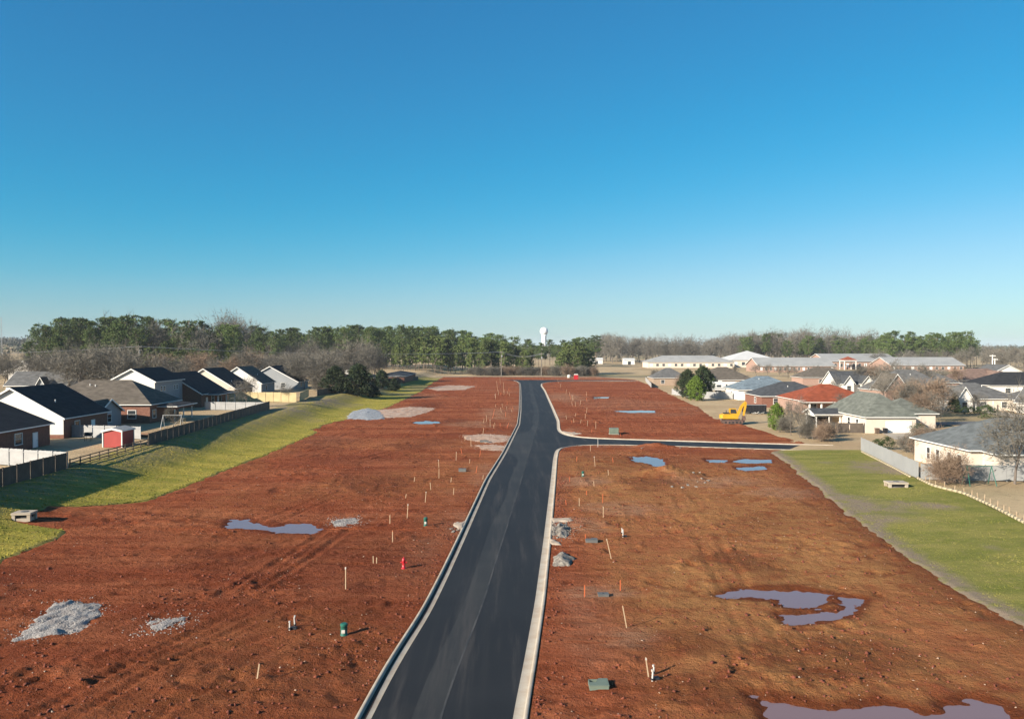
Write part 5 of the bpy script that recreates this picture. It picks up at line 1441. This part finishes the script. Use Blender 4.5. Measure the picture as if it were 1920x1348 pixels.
def bare_tree(seed, h, spread, twig_m, dens=1.0, stems=1, low=.28):
    r = np.random.RandomState(seed)
    V0, F0, V1, F1, VT = [], [], [], [], []
    def grow(p, d, L_, rad, lev):
        n = 3 if lev < 2 else 2
        for i in range(n):
            d2 = d + r.normal(0, .10 + .05 * lev, 3) + np.array((0, 0, .07))
            d2 /= np.linalg.norm(d2)
            q = p + d2 * L_ / n
            ra, rb = rad * (1 - i / n * .55), rad * (1 - (i + 1) / n * .55)
            if lev <= 1: tube_np(V0, F0, p, q, ra, rb, 6 if lev == 0 else 4)
            elif lev <= 3: tube_np(V1, F1, p, q, ra, rb, 3)
            if lev >= 1 or i >= 1 or stems > 1:
                kids = (3, 2, 2, 2)[min(lev, 3)]
                if lev < 4:
                    for _ in range(kids):
                        az = r.rand() * 6.283; tl = r.uniform(.5, 1.0)
                        s = np.cross(d2, (math.cos(az), math.sin(az), .2)); s /= np.linalg.norm(s) + 1e-6
                        dd = d2 * (1 - tl * .45) + s * tl * spread; dd /= np.linalg.norm(dd)
                        grow(p + (q - p) * r.uniform(.2, 1), dd, L_ * r.uniform(.5, .72), rb * .6, lev + 1)
            p, d = q, d2
        if lev >= 3:
            for _ in range(int(3 * dens)):
                e = p + (d + r.normal(0, .55, 3)) * L_ * r.uniform(.5, 1.1)
                w = np.cross(e - p, r.normal(0, 1, 3)); w = w / (np.linalg.norm(w) + 1e-6) * .032 * h / 10
                VT.append((p - w, p + w, e))
    for s in range(stems):
        a = r.rand() * 6.28; tilt = 0 if stems == 1 else r.uniform(.15, .45)
        grow(np.array((0, 0, -.2)), np.array((math.cos(a) * tilt, math.sin(a) * tilt, 1.0)), h * (.62 if stems == 1 else .6), h * (.020 if stems == 1 else .010), 0)
    k = len(V1)
    tm = tri_mesh('trunk', np.array(V0), np.array(F0), mbark)
    V = np.array(V1 + [q for t in VT for q in t])
    me = bpy.data.meshes.new('crown')
    F = [tuple(f) for f in F1] + [(k + 3 * i, k + 3 * i + 1, k + 3 * i + 2) for i in range(len(VT))]
    me.from_pydata([tuple(v) for v in V], [], F); me.materials.append(twig_m); me.update()
    return tm, me

def clump_tris(r, c, rad, n, size, flat=.7):
    p = r.normal(0, 1, (n, 3)); p /= np.linalg.norm(p, axis=1)[:, None] + 1e-6
    p *= (r.rand(n, 1) ** .4) * rad; p[:, 2] *= flat; p += c
    a = r.normal(0, 1, (n, 3)); b = r.normal(0, 1, (n, 3))
    a /= np.linalg.norm(a, axis=1)[:, None]; b /= np.linalg.norm(b, axis=1)[:, None]
    s = size * r.uniform(.6, 1.3, (n, 1))
    return np.stack([p - a * s * .5, p + a * s * .5, p + b * s], 1)

def pine(seed, h, crown_from, width, needle, dense=1.0):
    r = np.random.RandomState(seed)
    V0, F0, C = [], [], []
    p = np.array((0, 0, -.3)); n = 7; lean = r.normal(0, .02, 2)
    for i in range(n):
        q = np.array((lean[0] * h * (i + 1) / n, lean[1] * h * (i + 1) / n, h * (i + 1) / n))
        tube_np(V0, F0, p, q, h * .011 * (1 - i / n * .9), h * .011 * (1 - (i + 1) / n * .9), 6); p = q
    z = crown_from
    while z < 1.0:
        t = (z - crown_from) / (1 - crown_from)
        wd = width * (.35 + .65 * math.sin(math.pi * (.14 + .80 * t)) ** .8) * r.uniform(.75, 1.15)
        for k in range(r.randint(3, 6)):
            az = r.rand() * 6.283; L_ = wd * r.uniform(.45, 1.1)
            b0 = np.array((lean[0] * h * z, lean[1] * h * z, h * z)); b1 = b0 + np.array((math.cos(az) * L_, math.sin(az) * L_, L_ * r.uniform(.05, .4)))
            tube_np(V0, F0, b0, b1, h * .0028, h * .0010, 3)
            for f in (.5, .78, 1.0):
                if r.rand() < .85:
                    C.append(clump_tris(r, b0 + (b1 - b0) * f + r.normal(0, .25, 3), wd * r.uniform(.20, .36), int(15 * dense), .62, .65))
        z += r.uniform(.025, .045) * (1.15 if h > 20 else 1.4)
    C.append(clump_tris(r, np.array((lean[0] * h, lean[1] * h, h * .985)), width * .34, 60, .6, .9))
    C = np.concatenate(C)
    return tri_mesh('trunk', np.array(V0), np.array(F0), mpbark), tri_mesh('crown', C.reshape(-1, 3), np.arange(len(C) * 3).reshape(-1, 3), needle)

def leafy(seed, h, w, m, n, cone=False, size=.22):
    r = np.random.RandomState(seed); V0, F0, C = [], [], []
    tube_np(V0, F0, np.array((0, 0, -.2)), np.array((0, 0, h * .75)), h * .022, h * .008, 6)
    for i in range(n):
        t = r.rand() ** .8; az = r.rand() * 6.283
        lob = 1 + .22 * math.sin(3 * az + seed) + .15 * math.sin(5 * az + 9 * t)
        rw = lob * w / 2 * ((1 - t) ** .75 if cone else math.sin(math.pi * min(1, .18 + .82 * t)) ** .6) * (0.55 + .5 * r.rand())
        c_ = np.array((math.cos(az) * rw, math.sin(az) * rw, h * (.08 + .9 * t)))
        if i % 4 == 0: tube_np(V0, F0, np.array((0, 0, c_[2] * .7)), c_, h * .006, h * .002, 3)
        C.append(clump_tris(r, c_, w * r.uniform(.07, .15), 26, size, .8))
    C = np.concatenate(C)
    return tri_mesh('trunk', np.array(V0), np.array(F0), mbark), tri_mesh('crown', C.reshape(-1, 3), np.arange(len(C) * 3).reshape(-1, 3), m)

BARE = [bare_tree(300 + i, 12, .75, mtwig, 1.35) for i in range(5)]
BARER = [bare_tree(320 + i, 12, .8, mtwig2, 1.7) for i in range(2)]
BUSH = [bare_tree(340 + i, 6, .7, mtwig if i < 2 else mtwig2, 1.4, 4) for i in range(3)]
PINE = [pine(360 + i, 25, .40 + .05 * (i % 3), 4.4 + .35 * i, mneedle, 1.25) for i in range(7)]
YPINE = [pine(380 + i, 18, .26, 3.3, mneedle2, 1.2) for i in range(4)]
CEDAR = [leafy(400 + i, 8, 5.5, mcedar, 330, i == 1, .34) for i in range(2)]
LIME = [leafy(410, 6, 4.6, mlime, 260, False, .26)]
SHRUB = [leafy(420 + i, 2, 2.2, mshrub, 60, False, .12) for i in range(2)]
def plant(kind, base_h, x, y, hh, label, group, name, cat, wide=1.0, z=None):
    tm, cm = R.choice(kind)
    z = float(terr(x, y)) if z is None else z
    r = tag(empty(name, (x, y, z - .1), R.uniform(0, 6.28)), label, cat, group)
    s = hh / base_h; r.scale = (s * wide, s * wide, s)
    link('trunk', tm, None, r); link('crown', cm, None, r)
    return r
def atpx(px, Y): return (px - CX) / FPX * Y

# tall pines behind the left houses: columns across the picture, uneven tops
def band(px0, px1, n, Ya, Yb, topf, kinds, label, group, name, cat, base, wide=(.85, 1.2), hj=.12):
    for i in range(n):
        px = px0 + (px1 - px0) * (i + R.uniform(.1, .9)) / n
        Y = R.uniform(Ya, Yb); x = atpx(px, Y); z = float(terr(x, Y))
        ztop = HCAM + (HY - topf(px)) * Y / FPX
        hh = max(4.5, (ztop - z) * (1.03 - R.random() ** 1.4 * (hj + (.16 if cat == 'pine tree' else 0))))
        plant(kinds, base, x, Y, hh, label, group, name, cat, R.uniform(*wide))
def itp(*pts): return lambda px: float(np.interp(px, [a for a, b in pts], [b for a, b in pts]))
topL = itp((40, 628), (70, 612), (110, 602), (180, 598), (250, 597), (330, 602), (400, 608), (450, 612), (500, 618), (560, 618), (640, 614), (720, 613), (800, 616), (860, 622), (930, 630), (975, 636), (1010, 642), (1060, 636), (1100, 631))
band(75, 450, 46, 400, 470, topL, PINE, 'tall pine in the wood behind the left houses', 'pines behind the left houses', 'pine_tree', 'pine tree', 25)
band(75, 450, 26, 365, 400, itp((75, 628), (450, 634)), PINE + YPINE, 'shorter pine at the front of the wood behind the left houses', 'pines behind the left houses', 'pine_tree', 'pine tree', 25, (.9, 1.3), .3)
band(470, 965, 84, 530, 620, topL, PINE, 'tall pine in the long wood at the end of the clay field', 'pines at the end of the field', 'pine_tree', 'pine tree', 25, (.9, 1.25), .10)
band(700, 1000, 40, 485, 530, itp((700, 640), (820, 634), (930, 638), (985, 646)), YPINE, 'young bright pine along the front of the far wood', 'young pines at the end of the field', 'pine_tree', 'pine tree', 18, (.8, 1.1), .2)
band(1040, 1112, 11, 478, 500, itp((1040, 655), (1062, 645), (1090, 640), (1112, 660)), YPINE, 'young pine in the clump right of the road end', 'young pines right of the road end', 'pine_tree', 'pine tree', 18, (1.0, 1.3), .2)
band(985, 1120, 20, 640, 760, topL, PINE, 'dark pine below the water tower', 'pines below the water tower', 'pine_tree', 'pine tree', 25, (1.0, 1.35), .1)
topR = itp((1100, 640), (1140, 632), (1200, 640), (1260, 640), (1340, 640), (1400, 632), (1440, 626), (1490, 628), (1540, 631), (1620, 634), (1660, 624), (1690, 622), (1730, 630), (1780, 626), (1812, 624), (1835, 640))
band(1640, 1836, 34, 620, 720, topR, PINE, 'tall pine in the wood behind the school', 'pines behind the school', 'pine_tree', 'pine tree', 25, (.95, 1.3), .14)
band(1390, 1640, 30, 690, 800, topR, PINE, 'scattered pine among the bare wood behind the school', 'pines behind the school', 'pine_tree', 'pine tree', 25, (.9, 1.2), .2)
plant(PINE, 25, atpx(55, 380), 380, 17, 'lone dark pine at the left of the far wood', 'single pines', 'pine_tree', 'pine tree', 1.2)
plant(CEDAR, 8, atpx(300, 250), 262, 6, 'dark evergreen between the white gables', 'dark evergreens', 'cedar_tree', 'tree')
# bare trees
gbt = 'bare winter trees'
band(0, 250, 18, 255, 420, itp((0, 668), (120, 660), (250, 655)), BARE, 'bare grey tree among the far left houses', gbt, 'bare_tree', 'bare tree', 12, (1.0, 1.4), .35)
band(110, 260, 9, 225, 250, itp((110, 662), (260, 660)), BARE, 'bare grey tree behind the brown roof', gbt, 'bare_tree', 'bare tree', 12, (1.1, 1.4), .25)
band(300, 480, 14, 300, 360, itp((300, 668), (480, 664)), BARE + BARER, 'bare tree behind the row of left gables', gbt, 'bare_tree', 'bare tree', 12, (1.0, 1.4), .3)
band(90, 440, 9, 385, 470, itp((90, 622), (250, 612), (440, 618)), BARE, 'tall bare tree among the pines behind the left houses', gbt, 'bare_tree', 'bare tree', 12, (.7, 1.0), .25)
band(480, 700, 12, 520, 560, itp((480, 640), (700, 648)), BARE, 'tall bare tree before the far pines', gbt, 'bare_tree', 'bare tree', 12, (.8, 1.1), .25)
band(420, 480, 6, 560, 660, itp((420, 606), (480, 612)), BARE, 'tall bare tree standing out of the pines', gbt, 'bare_tree', 'bare tree', 12, (.8, 1.0), .1)
band(500, 720, 34, 300, 420, itp((500, 666), (560, 662), (620, 664), (700, 652), (720, 658)), BARE + BARER[:1], 'bare grey tree in the thicket beyond the yellow fence', gbt, 'bare_tree', 'bare tree', 12, (1.0, 1.5), .3)
band(545, 610, 6, 262, 290, itp((560, 675), (640, 668)), BARE, 'bare tree at the edge of the left grass', gbt, 'bare_tree', 'bare tree', 12, (1.1, 1.4), .25)
band(1110, 1400, 46, 800, 980, topR, BARE, 'bare tree in the grey wood left of the school', gbt, 'bare_tree', 'bare tree', 12, (.9, 1.3), .16)
band(1380, 1650, 34, 740, 820, topR, BARE + BARER[:1], 'bare tree in the wood behind the school', gbt, 'bare_tree', 'bare tree', 12, (.9, 1.2), .16)
band(1640, 1860, 14, 590, 640, itp((1640, 660), (1740, 658), (1830, 652), (1860, 660)), BARE, 'bare tree before the pines at the right', gbt, 'bare_tree', 'bare tree', 12, (.9, 1.3), .2)
band(1850, 1925, 12, 480, 700, itp((1850, 655), (1925, 660)), BARE + BARER, 'bare tree at the far right', gbt, 'bare_tree', 'bare tree', 12, (.9, 1.3), .2)
band(1590, 1800, 16, 270, 380, itp((1590, 694), (1680, 684), (1800, 692)), BARE + BARER, 'bare tree among the right back-row houses', gbt, 'bare_tree', 'bare tree', 12, (.9, 1.3), .3)
band(1380, 1560, 8, 400, 480, itp((1380, 684), (1560, 688)), BARE, 'bare tree in front of the school', gbt, 'bare_tree', 'bare tree', 12, (.9, 1.3), .25)
band(1680, 1760, 7, 190, 240, itp((1680, 718), (1760, 715)), BARER + BARE[:1], 'bare russet tree beside the garage house', gbt, 'bare_tree', 'bare tree', 12, (1.0, 1.3), .25)
band(880, 1035, 18, 470, 482, itp((880, 690), (1035, 690)), BUSH, 'low brushy thicket plant at the end of the field', 'thicket at the end of the field', 'bush', 'bush', 6, (1.2, 1.8), .3)
band(1035, 1125, 9, 455, 470, itp((1035, 684), (1125, 690)), BUSH, 'low bare bush right of the road end', 'thicket at the end of the field', 'bush', 'bush', 6, (1.2, 1.7), .3)
# individual near trees and shrubs
for px, Y, hh, wd, lb in ((1905, 98, 9.3, .95, 'tall bare tree at the right edge before the slate roof'), (1500, 150, 6.6, .6, 'slim bare sapling left of the garage house'), (1484, 153, 6.0, .55, 'slim bare sapling beside the bright bush'),
                          (1525, 146, 4.8, .8, 'spreading bare sapling at the end of the cross street'), (1730, 170, 6.5, 1.2, 'bare russet tree right of the garage door'), (1712, 186, 7.5, 1.1, 'bare tree just behind the garage house'), (1745, 182, 6.0, 1.2, 'bare tree between the garage house and the tan lawn'), (1660, 236, 8.5, 1.1, 'bare tree before the steep pointed gable'), (1700, 232, 7.5, 1.1, 'bare tree right of the steep pointed gable'), (1590, 196, 5.0, 1.0, 'small bare tree against the red roof'), (462, 196, 6.5, 1.0, 'bare yard tree before the yellow fence'),
                          (325, 147, 3.6, .9, 'small bare tree inside the long board fence'), (540, 214, 4.5, 1.0, 'small bare tree against the yellow fence'), (1768, 205, 8, 1.0, 'bare tree left of the cream pointed gable'), (1835, 205, 4.5, 1.0, 'small bare tree in front of the cream house'),
                          (1560, 232, 6.5, 1.0, 'bare tree by the red roof'), (1625, 300, 9, 1.1, 'bare tree before the dark roof with two white gables')):
    plant(BARER if 'russet' in lb else BARE, 12, atpx(px, Y), Y, hh, lb, gbt, 'bare_tree', 'bare tree', wd)
for px, Y, hh, lb in ((1540, 143, 3.2, 'tangled bare bush at the end of the cross street'), (1515, 147, 2.8, 'low bare bush below the slim saplings'), (1775, 97.5, 3.8, 'upright bare bush beside the white fence corner'), (1728, 124, 4.2, 'rounded russet bush behind the silver fence'),
                      (1748, 120, 4.4, 'larger russet bush behind the silver fence'), (1700, 128, 2.6, 'low tan bush behind the silver fence'), (1476, 158, 3.0, 'low bare bush by the bright green bush'), (1555, 150, 2.4, 'scrubby bush at the brown fence'),
                      (600, 268, 5.0, 'scrubby bush beside the evergreens'), (1250, 400, 5, 'bare bush at the far right corner of the field'), (1275, 330, 4.5, 'bare bush left of the green tree'), (1230, 420, 4.6, 'bare bush by the far low fence')):
    plant(BUSH, 6, atpx(px, Y), Y, hh, lb, 'bare bushes', 'bush', 'bush', 1.15)
for px, Y, hh, wd, lb in ((629, 252, 8.6, 1.2, 'dark rounded evergreen, left of the pair by the left grass'), (672, 254, 10.2, 1.2, 'taller dark evergreen, right of the pair by the left grass'), (715, 300, 7, 1.0, 'dark evergreen beside the low brick house'),
                          (700, 262, 4.5, 1.5, 'low dark evergreen right of the tall pair'), (738, 300, 5, 1.3, 'low dark evergreen at the far fence'), (1290, 262, 9.5, .9, 'dark evergreen behind the bright green tree'), (1318, 268, 10.5, .9, 'tall dark evergreen right behind the bright green tree'), (1790, 206, 5.0, 1.0, 'dark shrub tree beside the cream gabled house'), (1330, 330, 6, 1., 'small evergreen by the camper')):
    plant(CEDAR[:1] if hh > 8 else CEDAR, 8, atpx(px, Y), Y, hh, lb, 'dark evergreens', 'cedar_tree', 'tree', wd)
plant(LIME, 6, atpx(1306, 252), 252, 7.6, 'bright green rounded tree at the right edge of the field', None, 'green_tree', 'tree', .95)
plant(LIME, 6, atpx(1457, 163), 163, 5.4, 'bright green bush right of the excavator', None, 'green_bush', 'bush', .75)
for px, Y, hh, lb in ((1665, 131, 2.2, 'small dark green shrub behind the silver fence'), (1645, 133, 1.6, 'tiny green shrub behind the end of the silver fence'), (1852, 190, 3.2, 'round clipped green bush before the cream house'), (1810, 203, 1.8, 'low green hedge plant before the cream gable, left end'),
                      (1822, 203, 1.8, 'low green hedge plant before the cream gable, middle'), (1834, 203, 1.8, 'low green hedge plant before the cream gable, right end'), (1870, 192, 1.8, 'low hedge plant right of the round clipped bush'), (1725, 152, 2.4, 'dark green shrub beside the garage corner')):
    plant(SHRUB, 2, atpx(px, Y), Y, hh, lb, 'green shrubs', 'shrub', 'shrub', 1.15)

# far woods: one mass
def far_woods():
    r = np.random.RandomState(77); n = 5200
    Y = r.uniform(950, 3200, n); px = r.uniform(-500, 2420, n)
    X = (px - CX) / FPX * Y
    Z = terr(X, Y); hh = r.uniform(12, 21, n) * (1 - .25 * (px > 1830))
    C = []
    for i in range(n):
        C.append(clump_tris(r, np.array((X[i], Y[i], Z[i] + hh[i] * .55)), hh[i] * .5, 26, 3.2 if Y[i] < 1600 else 4.4, 1.0))
    C = np.concatenate(C)
    tag(link('far_woods', tri_mesh('far_woods', C.reshape(-1, 3), np.arange(len(C) * 3).reshape(-1, 3), mfar)), 'grey-brown woods along the horizon', 'woods', None, 'stuff')
far_woods()

# ------------------------------------------------------------------ haze
k = MB().box(-9500, 9500, -120, 11600, -2.5, 82)
hz = k.build('haze', None)
m = bpy.data.materials.new('haze_air'); m.use_nodes = True
nt = m.node_tree; nt.nodes.clear()
out = nt.nodes.new('ShaderNodeOutputMaterial'); pv = nt.nodes.new('ShaderNodeVolumePrincipled')
pv.inputs['Color'].default_value = (0.80, 0.90, 1.0, 1); pv.inputs['Density'].default_value = 0.00007; pv.inputs['Anisotropy'].default_value = 0.0
nt.links.new(pv.outputs[0], out.inputs['Volume'])
hz.data.materials.append(m)
tag(hz, 'thin haze over the whole landscape', 'haze', None, 'stuff')
